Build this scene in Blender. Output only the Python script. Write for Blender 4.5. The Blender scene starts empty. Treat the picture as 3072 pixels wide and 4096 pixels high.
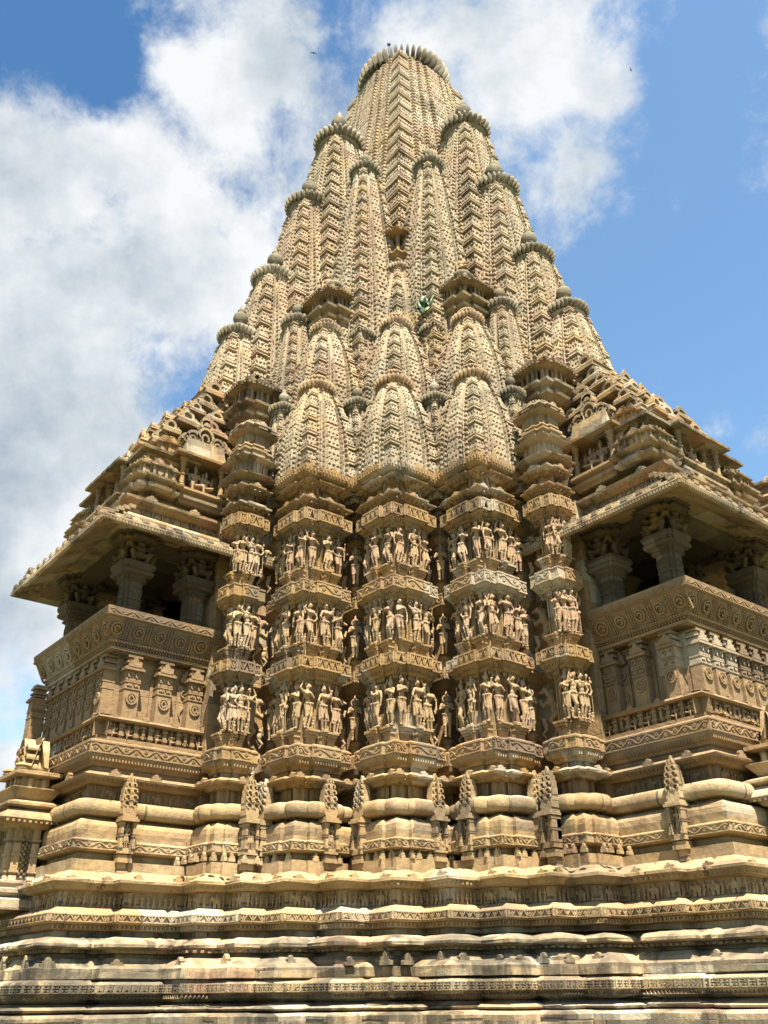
import bpy, bmesh, math, random
import numpy as np
from mathutils import Vector, Matrix
R = math.radians
random.seed(7); rng = np.random.default_rng(7)
sc = bpy.context.scene
col = sc.collection

# ------------------------------------------------------------------ camera
EYE = 1.7
F_PX = 3700.0
PITCH = math.atan(1942 / F_PX)
ROLL = R(0.55)
cam = bpy.data.cameras.new("camera"); camo = bpy.data.objects.new("camera", cam); col.objects.link(camo)
cam.sensor_fit = 'VERTICAL'; cam.sensor_height = 24; cam.sensor_width = 18
cam.lens = F_PX / 4096 * 24
cam.clip_start = 0.1; cam.clip_end = 5000
camo.location = (0, 0, EYE)
camo.rotation_euler = (Matrix.Rotation(math.pi / 2 + PITCH, 3, 'X') @ Matrix.Rotation(-ROLL, 3, 'Z')).to_euler()
sc.camera = camo

def pixdir(px, py):
    v = Vector(((px - 1536), (2048 - py), -F_PX))
    v = camo.rotation_euler.to_matrix() @ v
    return v.normalized()

# ------------------------------------------------------------------ temple frame
AX = Vector((0.84, 21.6, 0))                       # spire axis
TROT = R(-141.0)                                   # local +x: left balcony, local +y: right balcony
bdir = Vector((math.cos(TROT), math.sin(TROT), 0)); adir = Vector((-bdir.y, bdir.x, 0))

# ------------------------------------------------------------------ light
SUN_EL = R(64)
hd = (adir * 0.84 + bdir * 0.40).normalized()
sund = Vector((hd.x * math.cos(SUN_EL), hd.y * math.cos(SUN_EL), math.sin(SUN_EL)))
sun = bpy.data.lights.new("sun", 'SUN'); suno = bpy.data.objects.new("sun", sun); col.objects.link(suno)
sun.energy = 5.0; sun.angle = R(0.5); sun.color = (1.0, 0.93, 0.80)
suno.rotation_euler = sund.to_track_quat('Z', 'Y').to_euler()
suno.location = (10, -10, 60)
sc.view_settings.view_transform = 'Standard'; sc.view_settings.look = 'None'
sc.view_settings.exposure = 1.95; sc.view_settings.gamma = 1
sc.cycles.max_bounces = 5; sc.cycles.diffuse_bounces = 3

class NT:
    """small helper for node graphs"""
    def __init__(s, nt): s.nt = nt
    def n(s, t, **k):
        x = s.nt.nodes.new(t)
        for a, b in k.items(): setattr(x, a, b)
        return x
    def l(s, a, b): s.nt.links.new(a, b)
    def put(s, sock, v):
        if hasattr(v, 'is_linked') or isinstance(v, bpy.types.NodeSocket): s.l(v, sock)
        else: sock.default_value = v
    def math(s, op, a, b=0.0, clamp=False):
        m = s.n('ShaderNodeMath', operation=op); m.use_clamp = clamp
        s.put(m.inputs[0], a); s.put(m.inputs[1], b); return m.outputs[0]
    def vmath(s, op, a, b=(0, 0, 0)):
        m = s.n('ShaderNodeVectorMath', operation=op); s.put(m.inputs[0], a); s.put(m.inputs[1], b)
        return m.outputs['Value'] if op == 'DOT_PRODUCT' else m.outputs[0]
    def mix(s, f, a, b, mode='MIX'):
        m = s.n('ShaderNodeMix', data_type='RGBA', blend_type=mode)
        s.put(m.inputs[0], f); s.put(m.inputs[6], a); s.put(m.inputs[7], b); return m.outputs[2]
    def ramp(s, v, stops, interp='LINEAR'):
        r = s.n('ShaderNodeValToRGB'); r.color_ramp.interpolation = interp
        while len(r.color_ramp.elements) < len(stops): r.color_ramp.elements.new(0.5)
        for e, (p, c) in zip(r.color_ramp.elements, stops):
            e.position = p; e.color = (*c, 1) if len(c) == 3 else c
        s.l(v, r.inputs[0]); return r.outputs[0]
    def noise(s, vec, scale, detail=4, rough=0.55, out=0, dist=0.0):
        x = s.n('ShaderNodeTexNoise'); s.l(vec, x.inputs['Vector'])
        x.inputs['Scale'].default_value = scale; x.inputs['Detail'].default_value = detail
        x.inputs['Roughness'].default_value = rough; x.inputs['Distortion'].default_value = dist
        return x.outputs[out]
    def mapr(s, v, a, b, c=0.0, d=1.0, smooth=True):
        m = s.n('ShaderNodeMapRange'); m.interpolation_type = 'SMOOTHSTEP' if smooth else 'LINEAR'
        s.l(v, m.inputs[0])
        for i, q in enumerate((a, b, c, d)): m.inputs[1 + i].default_value = q
        return m.outputs[0]

# ------------------------------------------------------------------ world: sky with clouds
w = bpy.data.worlds.new("World"); sc.world = w; w.use_nodes = True
wn = NT(w.node_tree); w.node_tree.nodes.clear()
sky = wn.n('ShaderNodeTexSky', sky_type='NISHITA'); sky.sun_disc = False
sky.sun_elevation = SUN_EL; sky.sun_rotation = math.atan2(sund.x, sund.y)
sky.air_density = 1.0; sky.dust_density = 0.6; sky.ozone_density = 2.0
gen = wn.n('ShaderNodeTexCoord').outputs['Generated']
bias = None
def blob(px, py, rad, amt):
    global bias
    d = pixdir(px, py)
    v = wn.vmath('DOT_PRODUCT', gen, tuple(d))
    m = wn.mapr(v, math.cos(R(rad)), math.cos(R(rad * 0.15)), 0.0, amt)
    bias = m if bias is None else wn.math('ADD', bias, m)
for b in [(420, 900, 13, .52), (250, 1700, 12, .52), (100, 2500, 14, .50), (900, 1050, 8, .10), (1250, 350, 8, .34), (900, 120, 6, .34), (1900, 150, 7, .34), (100, 560, 6, .3),
          (2260, 520, 6.5, .38), (2420, 150, 4.5, .34), (2340, 900, 4.0, .20), (700, 500, 6, .3), (350, 2050, 9, .2),
          (210, 190, 5.2, -.55), (480, 330, 3.4, -.3), (560, 1450, 5.5, -.42), (930, 560, 4.5, -.30), (780, 1500, 5, -.34), (1060, 720, 3, -.2),
          (2900, 900, 12, -.2), (2800, 1500, 10, -.2), (2700, 300, 7, -.3), (80, 2850, 2.5, -.25), (3030, 1790, 1.3, .22), (3070, 1900, 1.0, .15), (2950, 2100, 6, -.3)]:
    blob(*b)
n1 = wn.noise(gen, 4.2, 9, 0.62, dist=0.35)
n2 = wn.noise(gen, 13.0, 8, 0.66, dist=0.2)
f = wn.math('ADD', wn.math('MULTIPLY', wn.math('SUBTRACT', n1, 0.5), 1.9), wn.math('MULTIPLY', wn.math('SUBTRACT', n2, 0.5), 0.9))
f = wn.math('ADD', f, bias)
n3 = wn.noise(gen, 34.0, 6, 0.7, dist=0.3)
f = wn.math('ADD', f, wn.math('MULTIPLY', wn.math('SUBTRACT', n3, 0.5), 0.5))
mask = wn.mapr(f, -0.08, 0.50, 0, 0.98)
shade = wn.noise(wn.vmath('ADD', gen, (0.02, -0.03, 0.05)), 6.0, 6, 0.6)
ccol = wn.ramp(shade, [(0.32, (2.3, 2.7, 3.1)), (0.48, (3.7, 4.0, 4.2)), (0.62, (5.0, 5.1, 5.15))])
skyc = wn.mix(1.0, sky.outputs[0], (1.22, 1.42, 1.38, 1), 'MULTIPLY')
deep = wn.mapr(wn.vmath('DOT_PRODUCT', gen, tuple(pixdir(150, 100))), math.cos(R(26)), math.cos(R(4)), 0, 1)
skyc = wn.mix(deep, skyc, wn.mix(1.0, skyc, (0.45, 0.62, 0.74, 1), 'MULTIPLY'))
wcol = wn.mix(mask, skyc, ccol)
bg = wn.n('ShaderNodeBackground'); wn.l(wcol, bg.inputs[0]); bg.inputs[1].default_value = 0.05
wo = wn.n('ShaderNodeOutputWorld'); wn.l(bg.outputs[0], wo.inputs[0])

# ------------------------------------------------------------------ materials
def sandstone(name, pal, weather=0.35, joint=0.5, lichen=0.0, block=(0.83, 0.83, 0.36), pore=1.0, jit=1.0, jw=1.0, och=0.65):
    pal = [(a * .56, b * .498, c * .405) for a, b, c in pal]
    m = bpy.data.materials.new(name); m.use_nodes = True
    t = NT(m.node_tree); m.node_tree.nodes.clear()
    out = t.n('ShaderNodeOutputMaterial'); bs = t.n('ShaderNodeBsdfPrincipled')
    t.l(bs.outputs[0], out.inputs[0])
    bs.inputs['Roughness'].default_value = 0.88; bs.inputs['Specular IOR Level'].default_value = 0.15
    geo = t.n('ShaderNodeNewGeometry')
    rot = t.n('ShaderNodeVectorRotate', rotation_type='Z_AXIS'); t.l(geo.outputs['Position'], rot.inputs['Vector'])
    rot.inputs['Angle'].default_value = -TROT
    p = rot.outputs[0]
    # block cells, every course shifted by its own amount
    pz = t.vmath('ADD', p, (100.137, 100.071, 50.019))
    warp = t.vmath('MULTIPLY', t.noise(p, 2.5, 3, 0.6, out=1), (0.05, 0.05, 0.035))
    q = t.vmath('DIVIDE', t.vmath('ADD', pz, warp), block)
    sx = t.n('ShaderNodeSeparateXYZ'); t.l(q, sx.inputs[0])
    row = t.math('FLOOR', sx.outputs[2])
    wn1 = t.n('ShaderNodeTexWhiteNoise', noise_dimensions='1D'); t.l(row, wn1.inputs['W'])
    sh = wn1.outputs[0]
    cx = t.math('ADD', sx.outputs[0], sh); cy = t.math('ADD', sx.outputs[1], sh)
    cm = t.n('ShaderNodeCombineXYZ'); t.l(t.math('FLOOR', cx), cm.inputs[0]); t.l(t.math('FLOOR', cy), cm.inputs[1]); t.l(row, cm.inputs[2])
    wn3 = t.n('ShaderNodeTexWhiteNoise', noise_dimensions='3D'); t.l(cm.outputs[0], wn3.inputs['Vector'])
    big = t.noise(p, 0.55, 4, 0.6)
    v = t.math('ADD', t.math('MULTIPLY', wn3.outputs[0], 0.52 * jit), t.math('MULTIPLY', t.mapr(big, 0.3, 0.7), 1 - 0.52 * jit))
    c = t.ramp(v, [(i / (len(pal) - 1), k) for i, k in enumerate(pal)])
    sc_ = t.n('ShaderNodeSeparateColor'); t.l(wn3.outputs['Color'], sc_.inputs[0])
    c = t.mix(t.math('MULTIPLY', t.math('GREATER_THAN', sc_.outputs[1], 0.90), 0.5 * jit), c, (0.36, 0.315, 0.24, 1))
    c = t.mix(t.math('MULTIPLY', t.math('LESS_THAN', sc_.outputs[1], 0.10), 0.45 * jit), c, (0.09, 0.075, 0.06, 1))
    # mottling
    mot = t.noise(p, 7.0, 8, 0.7)
    c = t.mix(0.55 * pore, c, t.ramp(mot, [(0.25, (0.34, 0.30, 0.27)), (0.5, (0.5, 0.5, 0.5)), (0.75, (0.66, 0.67, 0.66))]), 'OVERLAY')
    yel = t.mapr(t.noise(p, 1.3, 5, 0.65), 0.56, 0.74, 0, och)
    c = t.mix(yel, c, t.mix(0.7, c, (0.25, 0.145, 0.045, 1)))
    # dark rain streaks and black algae
    st = t.vmath('MULTIPLY', p, (2.3, 2.3, 0.34))
    s1 = t.noise(st, 1.15, 7, 0.66)
    s2 = t.noise(p, 0.45, 3, 0.5)
    sm = t.mapr(t.math('ADD', t.math('MULTIPLY', s1, 0.62), t.math('MULTIPLY', s2, 0.38)), 0.57 - 0.12 * weather, 0.72 - 0.14 * weather, 0, min(0.96, 0.35 + weather * 0.8))
    sm = t.math('MULTIPLY', sm, t.mapr(sc_.outputs[2], 0.0, 0.8, 0.35, 1.0, False))
    c = t.mix(sm, c, t.mix(0.82, c, (0.026, 0.024, 0.020, 1)))
    if lichen:
        lm = t.mapr(t.noise(p, 3.2, 6, 0.7), 0.50, 0.66, 0, lichen)
        c = t.mix(lm, c, (0.22, 0.215, 0.14, 1))
    # joints
    def edge(x):
        fr = t.math('FRACT', x); return t.math('MINIMUM', fr, t.math('SUBTRACT', 1.0, fr))
    ez = t.math('MULTIPLY', edge(sx.outputs[2]), block[2]); e1 = t.math('MULTIPLY', edge(cx), block[0]); e2 = t.math('MULTIPLY', edge(cy), block[1])
    sn = t.n('ShaderNodeSeparateXYZ'); r2 = t.n('ShaderNodeVectorRotate', rotation_type='Z_AXIS'); t.l(geo.outputs['True Normal'], r2.inputs['Vector']); r2.inputs['Angle'].default_value = -TROT
    t.l(r2.outputs[0], sn.inputs[0])
    ax = t.math('ABSOLUTE', sn.outputs[0]); ay = t.math('ABSOLUTE', sn.outputs[1])
    ev = t.math('MINIMUM', t.math('ADD', e1, t.math('MULTIPLY', ax, 9)), t.math('ADD', e2, t.math('MULTIPLY', ay, 9)))
    ee = t.math('MINIMUM', ev, t.math('ADD', ez, t.math('MULTIPLY', t.math('ABSOLUTE', sn.outputs[2]), 9)))
    jl = t.mapr(ee, 0.004 * jw, 0.013 * jw, 1, 0)
    c = t.mix(t.math('MULTIPLY', jl, joint), c, (0.075, 0.06, 0.045, 1))
    t.l(c, bs.inputs['Base Color'])
    # relief of the worn surface
    h = t.math('ADD', t.math('MULTIPLY', t.noise(p, 9.0, 9, 0.68), 0.045), t.math('MULTIPLY', t.noise(p, 55.0, 4, 0.6), 0.010))
    h = t.math('SUBTRACT', h, t.math('MULTIPLY', jl, 0.02 * joint))
    bp = t.n('ShaderNodeBump'); bp.inputs['Strength'].default_value = 0.8; bp.inputs['Distance'].default_value = 0.6
    t.l(h, bp.inputs['Height']); t.l(bp.outputs[0], bs.inputs['Normal'])
    return m
OCH = [(0.36, 0.235, 0.155), (0.43, 0.30, 0.155), (0.48, 0.345, 0.185), (0.46, 0.355, 0.225), (0.42, 0.29, 0.19), (0.52, 0.40, 0.24)]
SPI = [(0.46, 0.385, 0.305), (0.54, 0.48, 0.375), (0.48, 0.445, 0.36), (0.58, 0.52, 0.41), (0.49, 0.395, 0.33), (0.57, 0.49, 0.33), (0.53, 0.48, 0.385)]
GRY = [(0.22, 0.20, 0.155), (0.30, 0.28, 0.22), (0.26, 0.25, 0.20), (0.36, 0.33, 0.26)]
PLI = [(0.50, 0.34, 0.25), (0.43, 0.31, 0.20), (0.50, 0.375, 0.22), (0.54, 0.43, 0.27), (0.42, 0.32, 0.22), (0.62, 0.52, 0.36), (0.52, 0.36, 0.26)]
LOW = [(0.60, 0.50, 0.34), (0.36, 0.31, 0.25), (0.64, 0.53, 0.36), (0.28, 0.26, 0.22), (0.66, 0.58, 0.43), (0.52, 0.37, 0.28), (0.42, 0.37, 0.29)]
M_WALL = sandstone("ochre_sandstone", OCH, 0.5, 0.4, block=(0.6, 0.6, 0.4), jit=1.2)
M_STAT = sandstone("carved_figure_stone", [(0.40, 0.30, 0.215), (0.51, 0.395, 0.255), (0.47, 0.34, 0.255), (0.56, 0.45, 0.30)], 0.16, 0.0, block=(0.45, 0.45, 0.9), pore=0.6, jit=0.45)
M_SPIRE = sandstone("spire_sandstone", SPI, 0.48, 0.3, block=(0.7, 0.7, 0.5), lichen=0.15, pore=0.7, jit=0.75, och=0.30)
M_DISC = sandstone("weathered_crown_stone", GRY, 0.55, 0.0, lichen=0.35)
M_CRN = sandstone('rosy_crown_stone', [(0.40, 0.29, 0.21), (0.48, 0.38, 0.25), (0.44, 0.33, 0.24), (0.52, 0.42, 0.28)], 0.3, 0.0)
M_EAVE = sandstone("weathered_roof_stone", [(0.36, 0.25, 0.17), (0.43, 0.32, 0.19), (0.36, 0.31, 0.23), (0.50, 0.40, 0.26), (0.38, 0.26, 0.19), (0.53, 0.45, 0.32)], 0.85, 0.4, block=(0.55, 0.55, 0.38), lichen=0.25)
M_PLIN = sandstone("plinth_sandstone", PLI, 0.5, 0.8, block=(1.05, 1.05, 0.5), pore=1.1, jw=2.2)
M_LOW = sandstone("lower_plinth_stone", LOW, 1.15, 0.95, block=(0.92, 0.92, 0.31), pore=1.2, jw=3.0, jit=1.35)
M_BALC = sandstone("balcony_sandstone", [(0.33, 0.235, 0.155), (0.38, 0.28, 0.17), (0.36, 0.265, 0.18), (0.42, 0.31, 0.19)], 0.3, 0.3, block=(1.3, 1.3, 0.6))
M_DARK = sandstone("shaded_interior_stone", [(0.07, 0.058, 0.045), (0.09, 0.075, 0.055), (0.11, 0.09, 0.065)], 0.6, 0.2, jit=0.15)  # interior shade put into the colour, near black
M_COL = sandstone('shaded_column_stone', [(0.11, 0.093, 0.07), (0.145, 0.12, 0.088), (0.125, 0.106, 0.08), (0.17, 0.142, 0.10)], 0.6, 0.2, jit=0.3)  # dark stone, deepened to paint in the shade round the columns
M_NEW = sandstone("pale_repair_stone", [(0.56, 0.45, 0.29), (0.62, 0.51, 0.34), (0.60, 0.46, 0.27)], 0.1, 0.3)

def plain(name, c, rough=0.6, vary=0.3):
    m = bpy.data.materials.new(name); m.use_nodes = True; t = NT(m.node_tree)
    bs = m.node_tree.nodes['Principled BSDF']; bs.inputs['Roughness'].default_value = rough
    tc = t.n('ShaderNodeTexCoord').outputs['Object']
    nz = t.noise(tc, 14, 4, 0.6)
    t.l(t.mix(nz, tuple(x * (1 - vary) for x in c) + (1,), tuple(min(1, x * (1 + vary)) for x in c) + (1,)), bs.inputs['Base Color'])
    return m

# ------------------------------------------------------------------ mesh building
class MB:
    def __init__(s): s.v = []; s.f = []; s.n = 0
    def add(s, v, f):
        v = np.asarray(v, dtype=np.float64).reshape(-1, 3)
        s.v.append(v); o = s.n
        s.f.extend([tuple(int(i) + o for i in q) for q in f]); s.n += len(v)
    def grid(s, P, wrap=False):
        """P (rows, n, 3)"""
        r, n, _ = P.shape
        i = np.arange(r - 1)[:, None] * n; j = np.arange(n if wrap else n - 1)[None, :]; k = (j + 1) % n
        q = np.stack([i + j, i + k, i + n + k, i + n + j], -1).reshape(-1, 4)
        s.add(P.reshape(-1, 3), q.tolist())
    def box(s, c, sz, rz=0.0, top=None, tilt=None):
        """box centred at c; top=(sx,sy) scales the upper face"""
        x, y, z = sz[0] / 2, sz[1] / 2, sz[2] / 2
        a, b = top if top else (1, 1)
        v = np.array([(-x, -y, -z), (x, -y, -z), (x, y, -z), (-x, y, -z), (-x * a, -y * b, z), (x * a, -y * b, z), (x * a, y * b, z), (-x * a, y * b, z)])
        if tilt is not None:
            ca, sa = math.cos(tilt), math.sin(tilt); v = v @ np.array([[1, 0, 0], [0, ca, sa], [0, -sa, ca]])
        ca, sa = math.cos(rz), math.sin(rz)
        v = v @ np.array([[ca, sa, 0], [-sa, ca, 0], [0, 0, 1]])
        s.add(v + np.array(c), [(0, 3, 2, 1), (4, 5, 6, 7), (0, 1, 5, 4), (1, 2, 6, 5), (2, 3, 7, 6), (3, 0, 4, 7)])
    def lathe(s, c, prof, n=24, axis=None):
        a = np.linspace(0, 2 * math.pi, n, endpoint=False)
        P = np.array([[(r * math.cos(t), r * math.sin(t), z) for t in a] for r, z in prof]) + np.array(c)
        s.grid(P, True)
        m = len(prof)
        s.add(P[0], [tuple(range(n))[::-1]]); s.add(P[-1], [tuple(range(n))])
    def merge(s, o, M=None):
        v = np.concatenate(o.v) if o.v else np.zeros((0, 3))
        if M is not None: v = v @ np.array(M.to_3x3()).T + np.array(M.translation)
        s.add(v, o.f)
    def addmesh(s, me, M):
        n = len(me.vertices); v = np.empty(n * 3); me.vertices.foreach_get('co', v); v = v.reshape(-1, 3)
        s.add(v @ np.array(M.to_3x3()).T + np.array(M.translation), [tuple(p.vertices) for p in me.polygons])
    def mesh(s, name, mat, smooth=False):
        v = np.concatenate(s.v); me = bpy.data.meshes.new(name)
        me.from_pydata(v.tolist(), [], s.f)
        me.materials.append(mat)
        if smooth: me.polygons.foreach_set('use_smooth', [True] * len(me.polygons))
        me.update(); return me
    def obj(s, name, mat, parent=None, loc=(0, 0, 0), rz=0, smooth=False):
        return link(name, s.mesh(name, mat, smooth), parent, loc, rz)
def link(name, me, parent=None, loc=(0, 0, 0), rz=0, scale=1):
    o = bpy.data.objects.new(name, me); col.objects.link(o)
    o.location = loc; o.rotation_euler = (0, 0, rz)
    o.scale = (scale,) * 3 if isinstance(scale, (int, float)) else scale
    if parent: o.parent = parent
    return o
def tag(o, label, cat=None, group=None, kind=None):
    if label: o['label'] = label
    if cat: o['category'] = cat
    if group: o['group'] = group
    if kind: o['kind'] = kind
    return o
def copy_tree(o, parent=None):
    c = o.copy(); col.objects.link(c)
    if parent: c.parent = parent
    for ch in list(o.children): copy_tree(ch, c)
    return c

def rect(x0, y0, x1, y1): return [(x0, y0), (x1, y0), (x1, y1), (x0, y1)]
def ratha(h, pw, pd, cx=0.0, cy=0.0):
    """square pier plan with a projection in the middle of each face (CCW)"""
    q = [(h, -h), (h, -pw), (h + pd, -pw), (h + pd, pw), (h, pw)]
    o = []
    for k in range(4):
        c, s_ = [(1, 0), (0, 1), (-1, 0), (0, -1)][k]
        o += [(cx + x * c - y * s_, cy + x * s_ + y * c) for x, y in q]
    return o
def subdiv(poly, step):
    o = []; tag_ = []
    n = len(poly)
    for i in range(n):
        a = np.array(poly[i], float); b = np.array(poly[(i + 1) % n], float); L = np.linalg.norm(b - a)
        k = max(1, int(round(L / step))) if step else 1
        for j in range(k): o.append(tuple(a + (b - a) * j / k))
    return o
def offs(poly, d):
    """mitred offset vectors for a CCW polygon (outwards)"""
    P = np.array(poly, float); n = len(P)
    e = np.roll(P, -1, 0) - P; e /= np.linalg.norm(e, axis=1)[:, None]
    nr = np.stack([e[:, 1], -e[:, 0]], 1); pv = np.roll(nr, 1, 0)
    m = nr + pv; m = m / np.maximum(0.3, (m * nr).sum(1))[:, None]
    return m
def loft(mb, poly, prof, step=0, wear=0.0, caps=True, seed=0):
    """stack of mouldings: prof = [(offset, z), ...] followed round a plan polygon"""
    P = subdiv(poly, step) if step else list(poly)
    m = offs(P, 0); P = np.array(P); rows = []
    r = np.random.default_rng(seed + len(P))
    n = len(P)
    if wear:
        base = r.normal(0, 1, n); k = np.array([.25, .5, .25])
        base = np.convolve(np.concatenate([base[-1:], base, base[:1]]), k, 'valid')
        chips = np.where(r.random(n) < 0.055, r.random(n) * 5, 0) * wear
        s_ = np.concatenate([[0], np.cumsum(np.linalg.norm(np.diff(P, axis=0), axis=1))]); cuts = np.cumsum(r.uniform(.5, 1.5, 200))
        blk = np.searchsorted(cuts, s_); base = base * .7 + (r.normal(0, 2.2, 202)[blk] if wear > .0095 else 0)
        gap = np.concatenate([[0], np.diff(blk)]) if wear > .0095 else np.zeros(n)
        lost = (r.random(202) < (.22 if wear > .015 else 0.0))[blk] * r.uniform(.3, 1, 202)[blk]
    lo = min(p[0] for p in prof); hi_ = max(p[0] for p in prof)
    for d, z in prof:
        dd = np.full(n, d); zz = np.full(n, z)
        if wear:
            lip = d > min(p[0] for p in prof) + 0.08
            dd = dd - gap * (.06 if d > lo + .06 else 0) - lost * (.15 if d > hi_ - .09 else 0) + base * wear * 0.45 + r.normal(0, wear * 0.25, n) - (chips if lip else 0)
            zz = zz + r.normal(0, wear * 0.22, n)
        rows.append(np.column_stack([P + m * dd[:, None], zz]))
    G = np.array(rows); mb.grid(G, True)
    if caps:
        mb.add(G[0], [tuple(range(n))[::-1]]); mb.add(G[-1], [tuple(range(n))])
def edges(poly, off, only=None):
    """(start, unit tangent, normal, length) of the offset polygon's sides"""
    m = offs(poly, 0); Q = np.array(poly, float) + m * off; n = len(Q)
    for i in range(n):
        a = Q[i]; b = Q[(i + 1) % n]; L = np.linalg.norm(b - a)
        if L < 1e-4: continue
        t = (b - a) / L; nn = np.array([t[1], -t[0]])
        if only and not only((a + b) / 2, nn): continue
        yield a, t, nn, L
VIS = lambda c, n: n[0] > 0.5 or n[1] > 0.5      # sides that face the visitor
def bx(mb, a, t, n, u, z, w, d, h, out=0.0, top=None):
    """small block on a wall side: u along, z centre, w x h, standing d proud"""
    c = a + t * u + n * (out + d / 2)
    mb.box((c[0], c[1], z), (d, w, h), math.atan2(n[1], n[0]), top)
def wedge(mb, a, t, n, pts, d, out=0.0):
    """polygon pts (u,z) on a wall side, extruded d proud"""
    k = len(pts); v = []
    for q in (out, out + d):
        for u, z in pts:
            c = a + t * u + n * q; v.append((c[0], c[1], z))
    f = [tuple(range(k, 2 * k))] + [(i, (i + 1) % k, k + (i + 1) % k, k + i) for i in range(k)]
    mb.add(v, f)
def ribbon(mb, a, t, n, path, wd, d, out=0.0):
    """raised strip following path (u,z) on a wall side"""
    p = np.array(path); g = np.gradient(p, axis=0); g /= np.maximum(1e-6, np.linalg.norm(g, axis=1))[:, None]
    s = np.column_stack([-g[:, 1], g[:, 0]]) * wd / 2
    rows = []
    for q, o in ((p + s, 0), (p + s, d), (p - s, d), (p - s, 0)):
        xy = a[None, :] + t[None, :] * q[:, :1] + n[None, :] * (out + o)
        rows.append(np.column_stack([xy, q[:, 1]]))
    mb.grid(np.array(rows))
def scroll_band(mb, poly, off, z0, z1, only=VIS, per=0.3):
    """raised rails with a running vine scroll between them"""
    h = z1 - z0
    for a, t, n, L in edges(poly, off, only):
        for z in (z0 + h * .09, z1 - h * .09): bx(mb, a, t, n, L / 2, z, L - .004, .012, h * .12)
        if L < .2: continue
        k = max(1, int(L / per)); p_ = L / k
        u = np.linspace(.03, L - .03, max(8, k * 10))
        ribbon(mb, a, t, n, np.column_stack([u, (z0 + z1) / 2 + h * .24 * np.sin(u / p_ * 2 * math.pi)]), h * .11, .016)
        for i in range(2 * k):
            uc = (i + .5) * p_ / 2; zc = (z0 + z1) / 2 + h * .10 * (-1) ** (i + 1)
            th = np.linspace(0, 2 * math.pi * 1.3, 10)
            ribbon(mb, a, t, n, np.column_stack([uc + np.cos(th) * h * .16 * (1 - th / 12), zc + np.sin(th) * h * .16 * (1 - th / 12)]), h * .075, .014)
def garland_band(mb, poly, off, z0, z1, only=VIS, per=0.15):
    h = z1 - z0
    for a, t, n, L in edges(poly, off, only):
        for z in (z0 + h * .07, z1 - h * .07): bx(mb, a, t, n, L / 2, z, L - .004, .03, h * .14)
        for u in (.018, L - .018): bx(mb, a, t, n, u, (z0 + z1) / 2, .036, .03, h)
        k = max(1, int(round(L / per))); p_ = L / k
        for i in range(k):
            u = (i + .5) * p_
            wedge(mb, a, t, n, [(u - p_ * .48, z1 - h * .12), (u - p_ * .34, z1 - h * .12), (u + p_ * .03, z0 + h * .25), (u - p_ * .08, z0 + h * .16)], .028)
            wedge(mb, a, t, n, [(u + p_ * .34, z1 - h * .12), (u + p_ * .48, z1 - h * .12), (u + p_ * .08, z0 + h * .16), (u - p_ * .03, z0 + h * .25)], .028)
            bx(mb, a, t, n, u, z1 - h * .38, p_ * .16, .028, h * .32)
def flower_band(mb, poly, off, z0, z1, only=VIS, per=0.22):
    """square four-petal flowers between rails"""
    h = z1 - z0
    for a, t, n, L in edges(poly, off, only):
        for z in (z0 + h * .06, z1 - h * .06): bx(mb, a, t, n, L / 2, z, L - .004, .025, h * .12)
        k = max(1, int(round(L / per))); p_ = L / k; zc = (z0 + z1) / 2
        for i in range(k):
            u = (i + .5) * p_
            bx(mb, a, t, n, i * p_ + .012, zc, .024, .025, h)
            for du, dz in ((1, 1), (1, -1), (-1, 1), (-1, -1)):
                wedge(mb, a, t, n, [(u, zc + dz * .01), (u + du * p_ * .42, zc + dz * h * .08), (u + du * p_ * .28, zc + dz * h * .36), (u + du * .012, zc + dz * h * .2)][::(1 if du * dz > 0 else -1)], .024)
def dentils(mb, poly, off, z, w, h, d, per, only=VIS):
    for a, t, n, L in edges(poly, off, only):
        k = max(1, int(L / per)); p_ = L / k
        for i in range(k): bx(mb, a, t, n, (i + .5) * p_, z, w, d, h)
def teeth(mb, poly, off, z0, z1, per, d=.012, only=VIS):
    for a, t, n, L in edges(poly, off, only):
        k = max(1, int(L / per)); p_ = L / k
        for i in range(k): wedge(mb, a, t, n, [(i * p_ + .005, z0), ((i + 1) * p_ - .005, z0), ((i + .5) * p_, z1)], d)
def leaf_pts(w, h):
    return [(-.5 * w, 0), (.5 * w, 0), (.5 * w, .32 * h), (.36 * w, .40 * h), (.42 * w, .62 * h), (.2 * w, .62 * h), (.16 * w, .86 * h), (0, h), (-.16 * w, .86 * h), (-.2 * w, .62 * h), (-.42 * w, .62 * h), (-.36 * w, .40 * h), (-.5 * w, .32 * h)]
def antefix(mb, a, t, n, u, z, w, h, d):
    wedge(mb, a, t, n, [(u + x, z + y) for x, y in leaf_pts(w, h)], d, -d)

# ------------------------------------------------------------------ figures (one continuous skin each)
def caps(mb, p0, p1, r0, r1, n=8):
    p0 = np.array(p0, float); p1 = np.array(p1, float); d = p1 - p0; L = np.linalg.norm(d); d = d / max(L, 1e-6)
    h = np.array([0, 0, 1.0]) if abs(d[2]) < .9 else np.array([1.0, 0, 0])
    x = np.cross(d, h); x /= np.linalg.norm(x); y = np.cross(d, x)
    rows = []
    for k, (c, r, s) in enumerate([(p0, r0, -1), (p0, r0, -.7), (p0, r0, 0), (p1, r1, 0), (p1, r1, .7), (p1, r1, 1)]):
        rr = r * math.sqrt(max(0.003, 1 - s * s)); a = np.linspace(0, 2 * math.pi, n, endpoint=False)
        rows.append(c + d * r * s + rr * (np.cos(a)[:, None] * x + np.sin(a)[:, None] * y))
    G = np.array(rows); mb.grid(G[:, ::-1], True)
    mb.add(G[0], [tuple(range(n))]); mb.add(G[-1], [tuple(range(n))[::-1]])
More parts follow.
